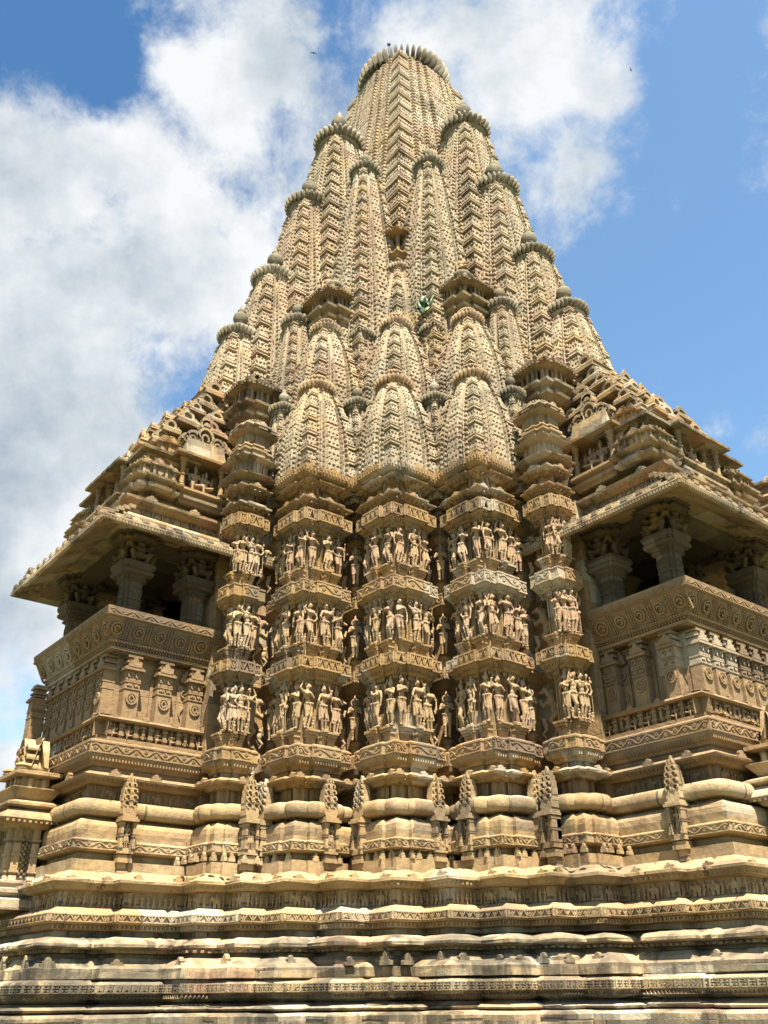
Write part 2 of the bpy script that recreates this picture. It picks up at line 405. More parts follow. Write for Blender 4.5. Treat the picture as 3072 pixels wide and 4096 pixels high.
def ell(mb, c, r, n=10):
    rows = []
    for ph in np.linspace(-math.pi / 2 + .12, math.pi / 2 - .12, 7):
        a = np.linspace(0, 2 * math.pi, n, endpoint=False)
        rows.append(np.column_stack([c[0] + r[0] * math.cos(ph) * np.cos(a), c[1] + r[1] * math.cos(ph) * np.sin(a), np.full(n, c[2] + r[2] * math.sin(ph))]))
    G = np.array(rows); mb.grid(G, True); mb.add(G[0], [tuple(range(n))[::-1]]); mb.add(G[-1], [tuple(range(n))])
def skin(mb, name, voxel=0.0105, dec=None):
    me = mb.mesh(name, M_STAT); o = link(name + '_raw', me)
    r = o.modifiers.new('r', 'REMESH'); r.mode = 'VOXEL'; r.voxel_size = voxel
    if dec:
        d = o.modifiers.new('d', 'DECIMATE'); d.ratio = dec
    else:
        s = o.modifiers.new('s', 'SMOOTH'); s.factor = .5; s.iterations = 2
    dg = bpy.context.evaluated_depsgraph_get()
    res = bpy.data.meshes.new_from_object(o.evaluated_get(dg)); res.name = name
    bpy.data.objects.remove(o)
    res.materials.clear(); res.materials.append(M_STAT)
    res.polygons.foreach_set('use_smooth', [not dec] * len(res.polygons)); res.update()
    return res
def arm(mb, sh, el, ha, r=.027):
    caps(mb, sh, el, r, r * .82); caps(mb, el, ha, r * .82, r * .62)
    ell(mb, el, (r * .9,) * 3); ell(mb, ha, (.024, .02, .028))
    d = np.array(ha) - np.array(el); d = d / max(1e-6, np.linalg.norm(d))
    s = np.cross(d, (1, 0, 0.2)); s = s / max(1e-6, np.linalg.norm(s))
    for k in (-1.5, -.5, .5, 1.5):                       # fingers
        b = np.array(ha) + s * k * .009; caps(mb, b, b + d * (.04 - abs(k) * .005) + np.array([.006, 0, 0]), .0065, .005, 5)
    caps(mb, np.array(ha) - d * .01, np.array(ha) + s * .028 + d * .012, .007, .006, 5)
    caps(mb, np.array(el) * .35 + np.array(sh) * .65, np.array(el) * .4 + np.array(sh) * .6, r * 1.25, r * 1.25)   # armlet
def human(mb, sex='f', sway=.03, arms=(), crown=1, turn=0, halo=False, knee=0.0, skirt=0):
    s = sway; top = .745; sh_y = -s * .7; hd_y = s * .45
    f = sex == 'f'
    hw = .068 if f else .06
    for sd in (-1, 1):
        hip = (0, sd * .05 + s, .47); an = (0, sd * .042 - s * .3, .045)
        fk = knee if sd > 0 else 0
        kn = (.03 + fk, sd * .052 + s * .55, .26 + fk * .2)
        if fk: an = (-.02, sd * .03, .06)
        caps(mb, hip, kn, .062 if f else .054, .04); caps(mb, kn, an, .04, .026)
        ell(mb, (kn[0] + .012, kn[1], kn[2]), (.034, .034, .04)); ell(mb, (an[0] - .02, an[1], .17), (.034, .03, .06))
        caps(mb, (an[0], an[1], .022), (an[0] + .07, an[1] + sd * .018, .018), .022, .018)
        caps(mb, (an[0], an[1], .075), (an[0] + .001, an[1], .08), .033, .033)          # anklet
    ell(mb, (-.012, s, .49), (.075, .108 if f else .092, .075)); ell(mb, (.0, s * .4, .585), (.052, .062 if f else .068, .075))
    ell(mb, (0, sh_y * .7, .68), (.062, .086 if f else .098, .085))
    caps(mb, (0, -.09 + sh_y, top - .012), (0, .09 + sh_y, top - .012), .04, .04)
    if f:
        for sd in (-1, 1): ell(mb, (.062, sd * .046 + sh_y * .8, .685), (.043, .043, .043))
    for k in range(7):                                       # girdle and jewelled belt
        an = -1.2 + k * .4; caps(mb, (math.cos(an) * .075, s + math.sin(an) * .108, .50 - .01 * math.cos(an)), (math.cos(an) * .078, s + math.sin(an) * .11, .52), .014, .014, 6)
    caps(mb, (.07, s * .8, .49), (.06, s * .3, .28), .014, .01); 
    if skirt:
        for sd in (-1, 1): caps(mb, (0, sd * .1 + s, .48), (.01, sd * .12, .22), .016, .022); caps(mb, (.01, sd * .12, .22), (.03, 0, .2), .012, .012)
    caps(mb, (0, sh_y, .75), (0, hd_y, .81), .032, .029)
    ell(mb, (.012, hd_y, .85), (.05, .043, .06))
    fx, fy = math.cos(turn), math.sin(turn)
    caps(mb, (.012 + fx * .05, hd_y + fy * .05, .865), (.012 + fx * .062, hd_y + fy * .06, .845), .007, .010, 6)   # nose
    caps(mb, (.012 + fx * .045 - .012 * fy, hd_y + fy * .045 - .012 * fx, .825), (.012 + fx * .045 + .012 * fy, hd_y + fy * .045 + .012 * fx, .825), .008, .008, 6)   # lips
    for sd in (-1, 1):
        caps(mb, (0, hd_y + sd * .044, .865), (0, hd_y + sd * .05, .82), .012, .016, 6)    # ears with rings
        ell(mb, (.012 + fx * .045 - sd * .018 * fy, hd_y + fy * .045 + sd * .018 * fx, .865), (.009, .009, .006), 6)   # eyes
    if crown == 1: 
        for k in range(5): ell(mb, (-.005, hd_y, .895 + k * .03), (.048 - k * .008, .048 - k * .008, .022))
    elif crown == 2: ell(mb, (-.045, hd_y - .02, .90), (.04, .045, .04)); ell(mb, (-.01, hd_y, .885), (.05, .048, .035))
    else:
        ell(mb, (-.01, hd_y, .885), (.05, .046, .035)); caps(mb, (-.02, hd_y, .9), (-.03, hd_y + .02, .97), .03, .018)
    if halo:
        for k in range(14):
            a = k / 14 * 2 * math.pi; caps(mb, (-.05, hd_y + math.sin(a) * .085, .87 + math.cos(a) * .085), (-.05, hd_y + math.sin(a + .45) * .085, .87 + math.cos(a + .45) * .085), .018, .018, 6)
    for a in arms: 
        sd, el, ha = a; arm(mb, (0, sd * .108 + sh_y, top - .005), (el[0], el[1] + sh_y, el[2]), (ha[0], ha[1] + sh_y, ha[2]))
    caps(mb, (.045, -.05 + sh_y, .76), (.07, sh_y, .715), .009, .009, 6); caps(mb, (.045, .05 + sh_y, .76), (.07, sh_y, .715), .009, .009, 6)   # necklace
def attendants(mb, k):
    for sd in k:
        y = sd * .15; ell(mb, (.02, y, .10), (.03, .035, .05)); ell(mb, (.025, y, .175), (.024, .024, .03)); caps(mb, (.02, y - .02, .06), (.02, y - .02, .01), .018, .014); caps(mb, (.02, y + .02, .06), (.02, y + .02, .01), .018, .014)
        caps(mb, (.02, y - .04, .13), (.05, y, .11), .012, .01, 6); caps(mb, (.02, y + .04, .13), (.05, y, .12), .012, .01, 6)
def staff(mb, y, z0, z1, bulb=1):
    caps(mb, (.03, y, z0), (.03, y, z1), .011, .011, 6)
    if bulb: ell(mb, (.03, y, z1 + .02), (.03, .035, .04)); 
FIG = []
def fig(name, fn, **k):
    mb = MB(); fn(mb); FIG.append(skin(mb, name, **k)); return FIG[-1]
hipL = (-1, (.03, -.19, .60), (.05, -.105, .52)); hipR = (1, (.03, .19, .60), (.05, .105, .52))
upL = (-1, (.0, -.17, .80), (.0, -.10, .93)); upR = (1, (.0, .17, .80), (.0, .10, .93))
chL = (-1, (.05, -.16, .63), (.095, -.02, .69)); chR = (1, (.05, .16, .63), (.095, .02, .69))
lowL = (-1, (.01, -.165, .60), (.03, -.15, .44)); lowR = (1, (.01, .165, .60), (.03, .15, .44))
bkL = (-1, (-.02, -.19, .68), (.02, -.175, .84)); bkR = (1, (-.02, .19, .68), (.02, .175, .84))
def f0(m): human(m, 'm', .02, [lowL, hipR, bkL, bkR], 1, 0, True); ell(m, (.02, -.175, .885), (.025, .04, .04)); ell(m, (.02, .175, .885), (.025, .04, .04)); attendants(m, (-1, 1)); caps(m, (.05, -.1, .3), (.05, .1, .3), .012, .012, 6)
def f1(m): human(m, 'f', .042, [upL, chR], 2, .5); attendants(m, (1,))
def f2(m): human(m, 'f', -.042, [chL, lowR], 3, -.4); caps(m, (.03, .15, .44), (.04, .17, .2), .02, .012)
def f3(m): human(m, 'm', -.02, [chL, hipR, bkL], 1, .2, True, skirt=1); staff(m, -.19, .05, .86)
def f4(m): human(m, 'f', .048, [hipL, chR], 2, -.7, knee=.05); attendants(m, (-1,))
def f5(m): human(m, 'f', -.03, [chL, chR], 3, .8, skirt=1)
def f6(m): human(m, 'm', .03, [upL, lowR, bkR], 1, -.2, True); staff(m, .17, .02, .42); attendants(m, (-1,)); caps(m, (.05, -.12, .25), (.05, .12, .32), .013, .013, 6)
def f7(m):       # couple in an embrace
    a = MB(); human(a, 'm', .02, [lowL, (1, (.06, .17, .66), (.08, .26, .72))], 1, .6); m.merge(a, Matrix.Translation((0, -.10, 0)))
    b = MB(); human(b, 'f', -.03, [(-1, (.06, -.16, .72), (.06, -.2, .78)), lowR], 2, -.7); m.merge(b, Matrix.Translation((.02, .11, 0)) @ Matrix.Scale(.95, 4))
def f8(m): human(m, 'f', .03, [upL, upR], 2, 0); 
def f9(m):       # praying figure of the recesses
    human(m, 'f', .0, [(-1, (.03, -.15, .62), (.095, -.012, .67)), (1, (.03, .15, .62), (.095, .012, .67))], 1, 0, True)
for i, fn in enumerate((f0, f1, f2, f3, f4, f5, f6, f7, f8, f9)): fig('statue', fn)
def any_figure(seed):
    q = random.Random(seed); sx = q.choice('ffm')
    L = q.choice((hipL, upL, chL, lowL)); R_ = q.choice((hipR, upR, chR, lowR)); ex = q.choice(([], [], [bkL], [bkR], [bkL, bkR]))
    def fn(m):
        human(m, sx, q.uniform(-.05, .05), [L, R_] + ex, q.choice((1, 1, 2, 3)), q.uniform(-.9, .9), q.random() < .35, q.choice((0, 0, .05)), q.random() < .4)
        if q.random() < .4: attendants(m, q.choice(((1,), (-1,), (-1, 1))))
        if q.random() < .3: staff(m, q.choice((-.19, .19)), .03, q.uniform(.5, .9))
    return fn
for i in range(10): fig('statue', any_figure(40 + i))
def lion(m):     # rearing lion-like beast over a crouching warrior
    ell(m, (-.02, .05, .52), (.07, .10, .17)); ell(m, (.02, 0, .70), (.07, .09, .12)); caps(m, (.0, .0, .75), (.03, -.07, .86), .07, .055)
    ell(m, (.03, -.10, .89), (.06, .075, .06)); caps(m, (.03, -.13, .88), (.04, -.20, .86), .042, .03); caps(m, (.0, -.05, .94), (-.01, -.02, 1.02), .025, .01)
    caps(m, (.04, -.02, .95), (.04, .0, 1.02), .018, .008); ell(m, (-.02, .0, .84), (.06, .07, .09))
    for x in (-.04, .04):
        caps(m, (x, .09, .45), (x, -.03, .34), .062, .045); caps(m, (x, -.03, .34), (x, .08, .18), .042, .026); caps(m, (x, .08, .18), (x, .03, .03), .026, .024); caps(m, (x, .03, .03), (x, -.04, .025), .026, .02)
        caps(m, (x, -.05, .68), (x, -.17, .60), .04, .03); caps(m, (x, -.17, .60), (x, -.2, .70), .03, .022); ell(m, (x, -.2, .71), (.02, .03, .025))
    caps(m, (-.02, .14, .48), (-.02, .22, .62), .022, .018); caps(m, (-.02, .22, .62), (-.02, .17, .76), .018, .026)
    ell(m, (.02, -.14, .24), (.045, .05, .07)); ell(m, (.03, -.15, .345), (.034, .034, .042)); caps(m, (.02, -.13, .18), (.05, -.2, .1), .032, .022); caps(m, (.05, -.2, .1), (.02, -.15, .02), .022, .02)
    caps(m, (.03, -.18, .27), (.06, -.19, .40), .016, .013, 6)
mb = MB(); lion(mb); LION = skin(mb, 'rearing_lion')
def seated(m, x=0, y=0, sex='m', k=1.0):
    s = MB()
    ell(s, (0, 0, .10), (.12, .15, .09)); ell(s, (0, 0, .24), (.075, .085, .12)); ell(s, (0, 0, .36), (.075, .11, .09)); caps(s, (0, -.1, .42), (0, .1, .42), .045, .045); caps(s, (0, 0, .43), (0, 0, .5), .035, .035)
    ell(s, (.015, 0, .555), (.058, .052, .07)); caps(s, (.06, 0, .57), (.075, 0, .545), .01, .012, 6)
    for q in range(4): ell(s, (0, 0, .61 + q * .035), (.055 - q * .01, .055 - q * .01, .028))
    caps(s, (.03, .1, .10), (.17, .15, .11), .065, .05); caps(s, (.17, .15, .11), (.17, -.06, .06), .05, .035)
    caps(s, (.03, -.1, .10), (.19, -.13, .1), .065, .05); caps(s, (.19, -.13, .1), (.2, -.14, -.14), .048, .03)
    caps(s, (0, -.125, .41), (.03, -.18, .26), .035, .03); caps(s, (.03, -.18, .26), (.14, -.15, .18), .03, .022)
    caps(s, (0, .125, .41), (.03, .19, .27), .035, .03); caps(s, (.03, .19, .27), (.12, .16, .38), .03, .022)
    caps(s, (-.02, -.13, .42), (-.02, -.22, .42), .03, .025); caps(s, (-.02, -.22, .42), (-.02, -.22, .56), .025, .02); caps(s, (-.02, .13, .42), (-.02, .22, .42), .03, .025); caps(s, (-.02, .22, .42), (-.02, .22, .56), .025, .02)
    if sex == 'f':
        for sd in (-1, 1): ell(s, (.07, sd * .05, .36), (.045, .045, .045))
    m.merge(s, Matrix.Translation((x, y, 0)) @ Matrix.Scale(k, 4))
mb = MB(); seated(mb, 0, 0); SEAT1 = skin(mb, 'seated_deity')
mb = MB(); seated(mb, 0, -.13); seated(mb, .06, .14, 'f', .82); SEAT2 = skin(mb, 'seated_couple')
def squat(m):    # dwarf bracket figure, arms up and knees out
    ell(m, (.0, 0, .32), (.16, .19, .17)); ell(m, (.03, 0, .52), (.14, .19, .14)); ell(m, (.08, 0, .72), (.11, .12, .12)); caps(m, (.18, 0, .74), (.2, 0, .70), .02, .03, 6)
    for s in (-1, 1):
        caps(m, (.0, s * .12, .25), (.16, s * .27, .33), .10, .08); caps(m, (.16, s * .27, .33), (.10, s * .18, .05), .075, .055); caps(m, (.1, s * .18, .04), (.2, s * .2, .03), .05, .04)
        caps(m, (.0, s * .19, .58), (.06, s * .33, .68), .07, .06); caps(m, (.06, s * .33, .68), (.04, s * .25, .93), .06, .05); ell(m, (.05, s * .24, .95), (.07, .06, .05))
        ell(m, (.1, s * .075, .56), (.06, .07, .06))
mb = MB(); squat(mb); SQUAT = skin(mb, 'bracket_dwarf', 0.02); SQUAT.materials[0] = M_COL
MINI = []
for fn in (f0, f2, f4, f6, f1): mb = MB(); fn(mb); MINI.append(skin(mb, 'frieze_figure', 0.03, 0.22))
def elephant(m):
    ell(m, (0, 0, .62), (.12, .38, .27)); ell(m, (.02, -.42, .72), (.11, .16, .18)); caps(m, (.02, -.52, .66), (.03, -.60, .2), .075, .04); caps(m, (.03, -.60, .2), (.04, -.5, .1), .04, .03)
    ell(m, (.10, -.34, .70), (.04, .12, .16))
    for y in (-.24, -.10, .16, .28): caps(m, (0, y, .5), (.01, y + .02, .06), .09, .075)
    caps(m, (0, .37, .7), (0, .43, .4), .03, .02); ell(m, (0, -.05, .95), (.07, .1, .12)); ell(m, (0, -.05, 1.1), (.05, .05, .06))
mb = MB(); elephant(mb); ELE = skin(mb, 'frieze_elephant', 0.04, 0.3)
def figure_frieze(mb, poly, off, z, h, only=VIS, dense=1.0, rs=1):
    r = random.Random(rs)
    for a, t, n, L in edges(poly, off, only):
        u = .06
        rz = math.atan2(n[1], n[0])
        while u < L - .05:
            if r.random() < .16 and L - u > h * .9:
                c = a + t * (u + h * .45); M = Matrix.Translation((c[0], c[1], z)) @ Matrix.Rotation(rz, 4, 'Z') @ Matrix.Scale(h * .9, 4); mb.addmesh(ELE, M); u += h * 1.0
            else:
                s = h * r.uniform(.82, .98); c = a + t * u; M = Matrix.Translation((c[0], c[1], z)) @ Matrix.Rotation(rz + r.uniform(-.5, .5), 4, 'Z') @ Matrix.Scale(s, 4); mb.addmesh(r.choice(MINI), M); u += h * r.uniform(.34, .55) / dense

# ------------------------------------------------------------------ crowns and finials
def crown_mesh(name, n, hgt=.5, mat=None):
    """ribbed crown disc of radius 1"""
    mb = MB(); T = n * 10
    a = np.linspace(0, 2 * math.pi, T, endpoint=False)
    rib = np.abs(np.cos(a * n / 2)) ** .55
    rows = []
    for ph in np.linspace(-1.25, 1.3, 13):
        rr = .52 + .48 * max(0, math.cos(ph)) ** .62
        z = hgt * .5 * math.sin(ph) / math.sin(1.3) + (.03 if ph < 0 else 0)
        g = .62 + .38 * rib; k = rr * (1 - (1 - g) * min(1, max(0.0, math.cos(ph)) * 1.6))
        rows.append(np.column_stack([k * np.cos(a), k * np.sin(a), np.full(T, z + hgt / 2) + 0.04 * (rib - .5)]))
    G = np.array(rows); mb.grid(G, True); mb.add(G[0], [tuple(range(T))[::-1]]); mb.add(G[-1], [tuple(range(T))])
    mb.lathe((0, 0, -.14), [(.66, -.04), (.74, .02), (.80, .12), (.72, .2)], 32)
    return mb.mesh(name, mat or M_DISC, False)
CROWN = crown_mesh('crown_disc', 28, .46); CROWN_S = crown_mesh('crown_disc', 22, .52); CROWN_B = crown_mesh('crown_disc', 44, .42); CROWN_P = crown_mesh('crown_disc', 24, .52, M_CRN)
def finial_mesh(full=True, mat=None):
    mb = MB()
    mb.lathe((0, 0, 0), [(.62, 0), (.64, .05), (.5, .10), (.46, .14)], 24)
    n = 20; a = np.linspace(0, 2 * math.pi, n * 6, endpoint=False); rib = np.abs(np.cos(a * n / 2)) ** .6; rows = []
    for ph in np.linspace(-1.2, 1.2, 7):
        k = (.25 + .27 * max(0, math.cos(ph))) * (.86 + .14 * rib); rows.append(np.column_stack([k * np.cos(a), k * np.sin(a), np.full(len(a), .24 + .10 * math.sin(ph))]))
    mb.grid(np.array(rows), True)
    if full: mb.lathe((0, 0, .3), [(.22, 0), (.2, .06), (.34, .16), (.42, .30), (.38, .44), (.22, .54), (.13, .58), (.2, .63), (.10, .70), (.05, .82), (.01, .9)], 24)
    return mb.mesh('finial', mat or M_DISC, True)
FIN = finial_mesh(); FIN_P = finial_mesh(False, M_CRN)

# ------------------------------------------------------------------ spires
def spire_mesh(name, hb, ht, H, cell, rows_m, faces=(0, 1, 2, 3), power=1.7, bands=None, course=.5, mat=None, seed=1):
    """curved spire: bands of courses, slats and pierced horseshoe mesh, all cut into the surface"""
    r = np.random.default_rng(seed)
    bands = bands or [(0, .30, .12, 'mesh'), (.30, .40, .085, 'slat'), (.40, .52, .06, 'mesh'), (.52, .64, .03, 'slat'), (.64, 1.0, 0.0, 'karna')]
    nz = int(H / rows_m) + 1; z = np.linspace(0, H, nz)
    hz = hb - (hb - ht) * (z / H) ** power
    ncell = max(3, int(round(hb / cell)))
    us = []
    for b0, b1, xo, kind in bands:
        k = max(10, int((b1 - b0) * hb / rows_m * .85))
        us.append((np.linspace(b0, b1, k), xo, kind, b0, b1))
    tt = []; xo = []; kd = []; loc = []
    for arr, x, kind, b0, b1 in us:
        tt.append(arr); xo.append(np.full(len(arr), x)); kd += [kind] * len(arr); loc.append((arr - b0) / (b1 - b0))
    tt = np.concatenate(tt); xo = np.concatenate(xo); loc = np.concatenate(loc); kd = np.array(kd)
    T = np.concatenate([-tt[::-1], tt]); XO = np.concatenate([xo[::-1], xo]); KD = np.concatenate([kd[::-1], kd]); LO = np.concatenate([loc[::-1], loc])
    Z = z[:, None]; A = np.abs(T)[None, :]
    U = A * ncell; V = Z / (cell * 1.15)
    def mesh_(u, v):
        vi = np.floor(v); uu = u + .5 * (vi % 2); fu = uu % 1 - .5; fv = v % 1 - .45
        jit = np.sin(vi * 12.9898 + np.floor(uu) * 78.233) * 43758.5453; jit = jit - np.floor(jit)
        d = np.where((fu / .24) ** 2 + (fv / (.17 + .10 * jit)) ** 2 < 1, -1.0, 0.0)
        d = np.where((np.abs(fu) > .40) & (np.abs(fv - .25) < .10) & (jit > .3), -.7, d)
        return d
    D = np.zeros((nz, len(T)))
    mm = mesh_(U, V); m2 = mesh_(U * 1.25 + .3, V * 1.2)
    sl = np.where((Z / (cell * 1.05)) % 1 < .5, 0.7, -1.2) * np.ones_like(A)
    cf = (Z / course) % 1
    lo = LO[None, :]
    ka = np.where(cf < .10, -1.3, np.where(cf < .22, .68, np.where(cf < .31, -.9, np.where(cf < .42, .45, 0)))) * np.ones_like(A)
    ka = np.where((cf >= .44), mesh_(U * 1.1, V * 1.05) * .8, ka)
    
    D = np.where(KD[None, :] == 'mesh', mm, D)
    D = np.where(KD[None, :] == 'mesh2', np.where(lo < .6, m2, sl), D)
    D = np.where(KD[None, :] == 'slat', sl, D); D = np.where(KD[None, :] == 'karna', ka, D)
    # central band has gavaksha courses as well
    D = np.where((KD[None, :] == 'mesh') & (((Z / (course * 1.6)) % 1) < .05), -.8, D)
    BND = ([b[0] for b in bands if b[0] > .2] + [9, 9, 9])[:3] if len(bands) < 6 else [.26, .48, .70]; h0 = hz[:, None]
    D = np.where((np.minimum(np.abs(A - BND[0]), np.minimum(np.abs(A - BND[1]), np.abs(A - BND[2]))) * h0 < .022) & (A < .985), -1.9, D)
    D = D + r.normal(0, .03, D.shape)
    amp = cell * .36
    D = D * amp * (0.55 + .45 * (hz / hb))[:, None]
    h = hz[:, None]
    cw = np.clip((A - .66) / .30, 0, 1)
    X = h * (1 + XO[None, :] * (0.35 + .65 * (hz / hb))[:, None] - .02) + D
    Y = np.sign(T)[None, :] * (h * A + np.maximum(D, -amp) * cw * (KD[None, :] == 'karna'))
    mb = MB()
    for f in faces:
        c, s = [(1, 0), (0, 1), (-1, 0), (0, -1)][f]
        P = np.stack([X * c - Y * s, X * s + Y * c, np.broadcast_to(Z, X.shape)], -1)
        mb.grid(P)
    mb.box((0, 0, H - .02), (ht * 1.9, ht * 1.9, .04))
    return mb.mesh(name, mat or M_SPIRE)

temple = bpy.data.objects.new('stone_temple', None); col.objects.link(temple)
temple.location = AX; temple.rotation_euler = (0, 0, TROT)
tag(temple, 'towering carved sandstone temple with clustered spires, statue bands and two shaded balconies', 'temple')

def base_eave(h, pd=.09, lift=.14, d=.045):
    mb = MB(); p = ratha(h, h * .46, h * pd)
    loft(mb, p, [(-.40, -lift - .45), (-.34, -lift - .10), (-.06, -lift - .04), (d * .35, -lift), (d, -.03), (d, .015), (d * .4, .03), (-.08, .04)], .12, .006)
    dentils(mb, p, d * .62, -lift * .45, .03, lift * .5, .02, .07)
    for a, t, n, L in edges(p, d, VIS):
        if L > .25: antefix(mb, a, t, n, L / 2, .01, .14, .10, .05)
    return mb.mesh('base_eave', M_WALL)
PROTO = {}
def turret(key, x, y, z, hb, ht, H, cr, cell=.108, rows=.0165, eave=True, fin=1, course=.36, power=2.5, zs=None, name='turret', label=None, rz=0, crm=1):
    """spire + crown disc + finial (+ eave below); copies of one kind share their meshes"""
    if key not in PROTO:
        PROTO[key] = (spire_mesh('spire_body', hb, ht, H, cell, rows, (0, 1, 2, 3), power, course=course, seed=len(PROTO) + 3), base_eave(hb) if eave else None)
    sm, em = PROTO[key]
    o = link(name, sm, temple, (x, y, z), rz)
    if label: o['label'] = label
    if em: link('base_eave', em, o, (0, 0, 0))
    c = link('crown_disc', CROWN_P if crm == 2 else CROWN if cr > .5 else CROWN_S, o, (0, 0, H + .05), random.uniform(0, 1), (cr, cr, cr * 1.1))
    if fin: link('finial', FIN if fin == 1 else FIN_P, o, (0, 0, H + .05 + cr * .5), 0, (cr * .8, cr * .8, cr * 1.45) if fin == 1 else (cr * 1.05, cr * 1.05, cr * 1.8))
    return o
S = 1.14
C0 = 4.135
PC = [(C0, C0), (C0 + S, C0 - S), (C0 - S, C0 + S)]
def both(x, y): return [(x, y)] if abs(x - y) < 1e-6 else [(x, y), (y, x)]
# main spire and the half spires that lean on its faces
MSZ = 9.5; MSH = 29.15 - MSZ
ms = spire_mesh('main_spire', 3.0, 1.36, MSH, .16, .034, (0, 1, 2, 3), 1.7,
                [(0, .18, .10, 'mesh'), (.18, .26, .08, 'slat'), (.26, .40, .06, 'mesh'), (.40, .48, .045, 'slat'), (.48, .62, .03, 'mesh'), (.62, .70, .015, 'slat'), (.70, 1.0, 0.0, 'karna')], course=.62, seed=2)
mso = link('main_spire', ms, temple, (0, 0, MSZ))
cbm = MB()
cbm.lathe((0, 0, 0), [(1.0, -.05), (1.22, .12), (1.30, .34), (1.15, .55), (.6, .62)], 40)
for k in range(46):
    e_ = MB(); ell(e_, (1.38, 0, .30), (.25, .052, .36), 10); cbm.merge(e_, Matrix.Rotation(k / 46 * 2 * math.pi, 4, 'Z'))
cbm.obj('crown_disc', M_DISC, mso, (0, 0, MSH + .18), smooth=True)
mb = MB(); mb.lathe((0, 0, 0), [(1.22, -.3), (1.2, .3)], 32); mb.obj('spire_neck', M_SPIRE, mso, (0, 0, MSH))
US = [(2.72, 24.55, .52, 1.25, 9.5, .80), (3.72, 21.3, .47, 1.10, 8.4, .70), (4.72, 18.1, .43, .98, 6.5, .62), (5.60, 15.8, .38, .84, 4.2, .55)]
for i, (d, zt, ht, hb, H, cr) in enumerate(US):
    for (x, y) in ((d, 0), (0, d)):
        turret('U%d' % i, x, y, zt - H, hb, ht, H, cr, .15 - .008 * i, .026, False, 1, .50, 2.0, name='half_spire')
# tall corner spires either side of the main corner
for (x, y) in both(3.42, 2.22): turret('F', x, y, 13.6, .72, .30, 7.45, .45, .135, .022, False, 1, .40, 2.1, name='half_spire')
# the stacks of small spires over the piers
for k, (px_, py_) in enumerate(PC):
    d = .0
    turret('T1', px_, py_, 10.66, .60, .31, 2.08, .42, fin=2, crm=2)
    turret('T2', px_ - .62, py_ - .62, 12.75, .58, .29, 2.23, .40, fin=2, crm=2)
turret('T3', C0 - 1.28, C0 - 1.28, 15.3, .50, .24, 2.22, .34, fin=2, crm=2)
for (x, y) in both(4.42, 3.26): turret('R1', x, y, 10.3, .27, .19, 2.3, .33, .075, .016, False, 1, .26, 2.2)
r2 = [turret('R2', x, y, 12.5, .28, .20, 2.55, .33, .075, .016, False, 1, .26, 2.2) for (x, y) in both(3.86, 2.72)]
for (x, y) in both(5.55, 2.14): turret('R1', x, y, 10.3, .27, .19, 2.3, .33, .075, .016, False, 1, .26, 2.2)
for (x, y) in both(4.85, 1.45): turret('R3', x, y, 12.6, .44, .28, 3.1, .42, .085, .018, False, 1, .3, 2.2)

# ------------------------------------------------------------------ wall piers
def rounded(o0, o1, z0, z1, n=7, bulge=.09):
    return [(o0 + (o1 - o0) * i / n + bulge * math.sin(math.pi * i / n) ** .6, z0 + (z1 - z0) * (.5 - .5 * math.cos(math.pi * i / n))) for i in range(n + 1)]
LOWER = [(.10, 3.2), (.11, 3.59), (-.06, 3.60), (-.06, 3.70), (.08, 3.72), (.13, 3.74), (.13, 3.87), (.10, 3.89)] + [(.06, 3.90), (.075, 4.02), (.07, 4.10), (.045, 4.155), (0, 4.19), (-.14, 4.20), (-.14, 4.245)]
TORUS = [(-.10, 4.245)] + rounded(-.02, -.02, 4.255, 4.50, 9, .115) + [(-.16, 4.515)]
FRZ = [(-.22, 4.51), (-.22, 4.74), (-.10, 4.75), (-.06, 4.79), (.07, 4.83), (.08, 4.86), (-.03, 4.92), (-.13, 4.95), (-.14, 5.02), (-.10, 5.03), (-.08, 5.08), (-.02, 5.10), (.02, 5.19), (.02, 5.40), (-.02, 5.43), (-.2, 5.45)]
def band_prof(z0, zs, z1):
    return [(-.20, z0 - .10), (-.15, z0 - .09), (-.15, z0 - .03), (-.11, z0 - .02), (-.09, z0), (-.02, zs - .01), (.0, zs), (.0, z1), (-.04, z1 + .015), (-.2, z1 + .03)]
EAVES = [(-.22, 9.84), (-.20, 9.92), (-.10, 9.94), (-.05, 9.98), (.03, 10.02), (.035, 10.05), (-.02, 10.09), (-.13, 10.12), (-.24, 10.13), (-.24, 10.31), (-.13, 10.32), (-.06, 10.37), (.025, 10.41), (.03, 10.44), (-.03, 10.48), (-.13, 10.51), (-.24, 10.52), (-.24, 10.62)]
BANDS = [(6.60, 6.72, 6.93, 'g'), (8.03, 8.13, 8.38, 's'), (9.48, 9.57, 9.81, 'g')]
WALLS = [(5.44, 6.52), (6.94, 7.95), (8.39, 9.40)]
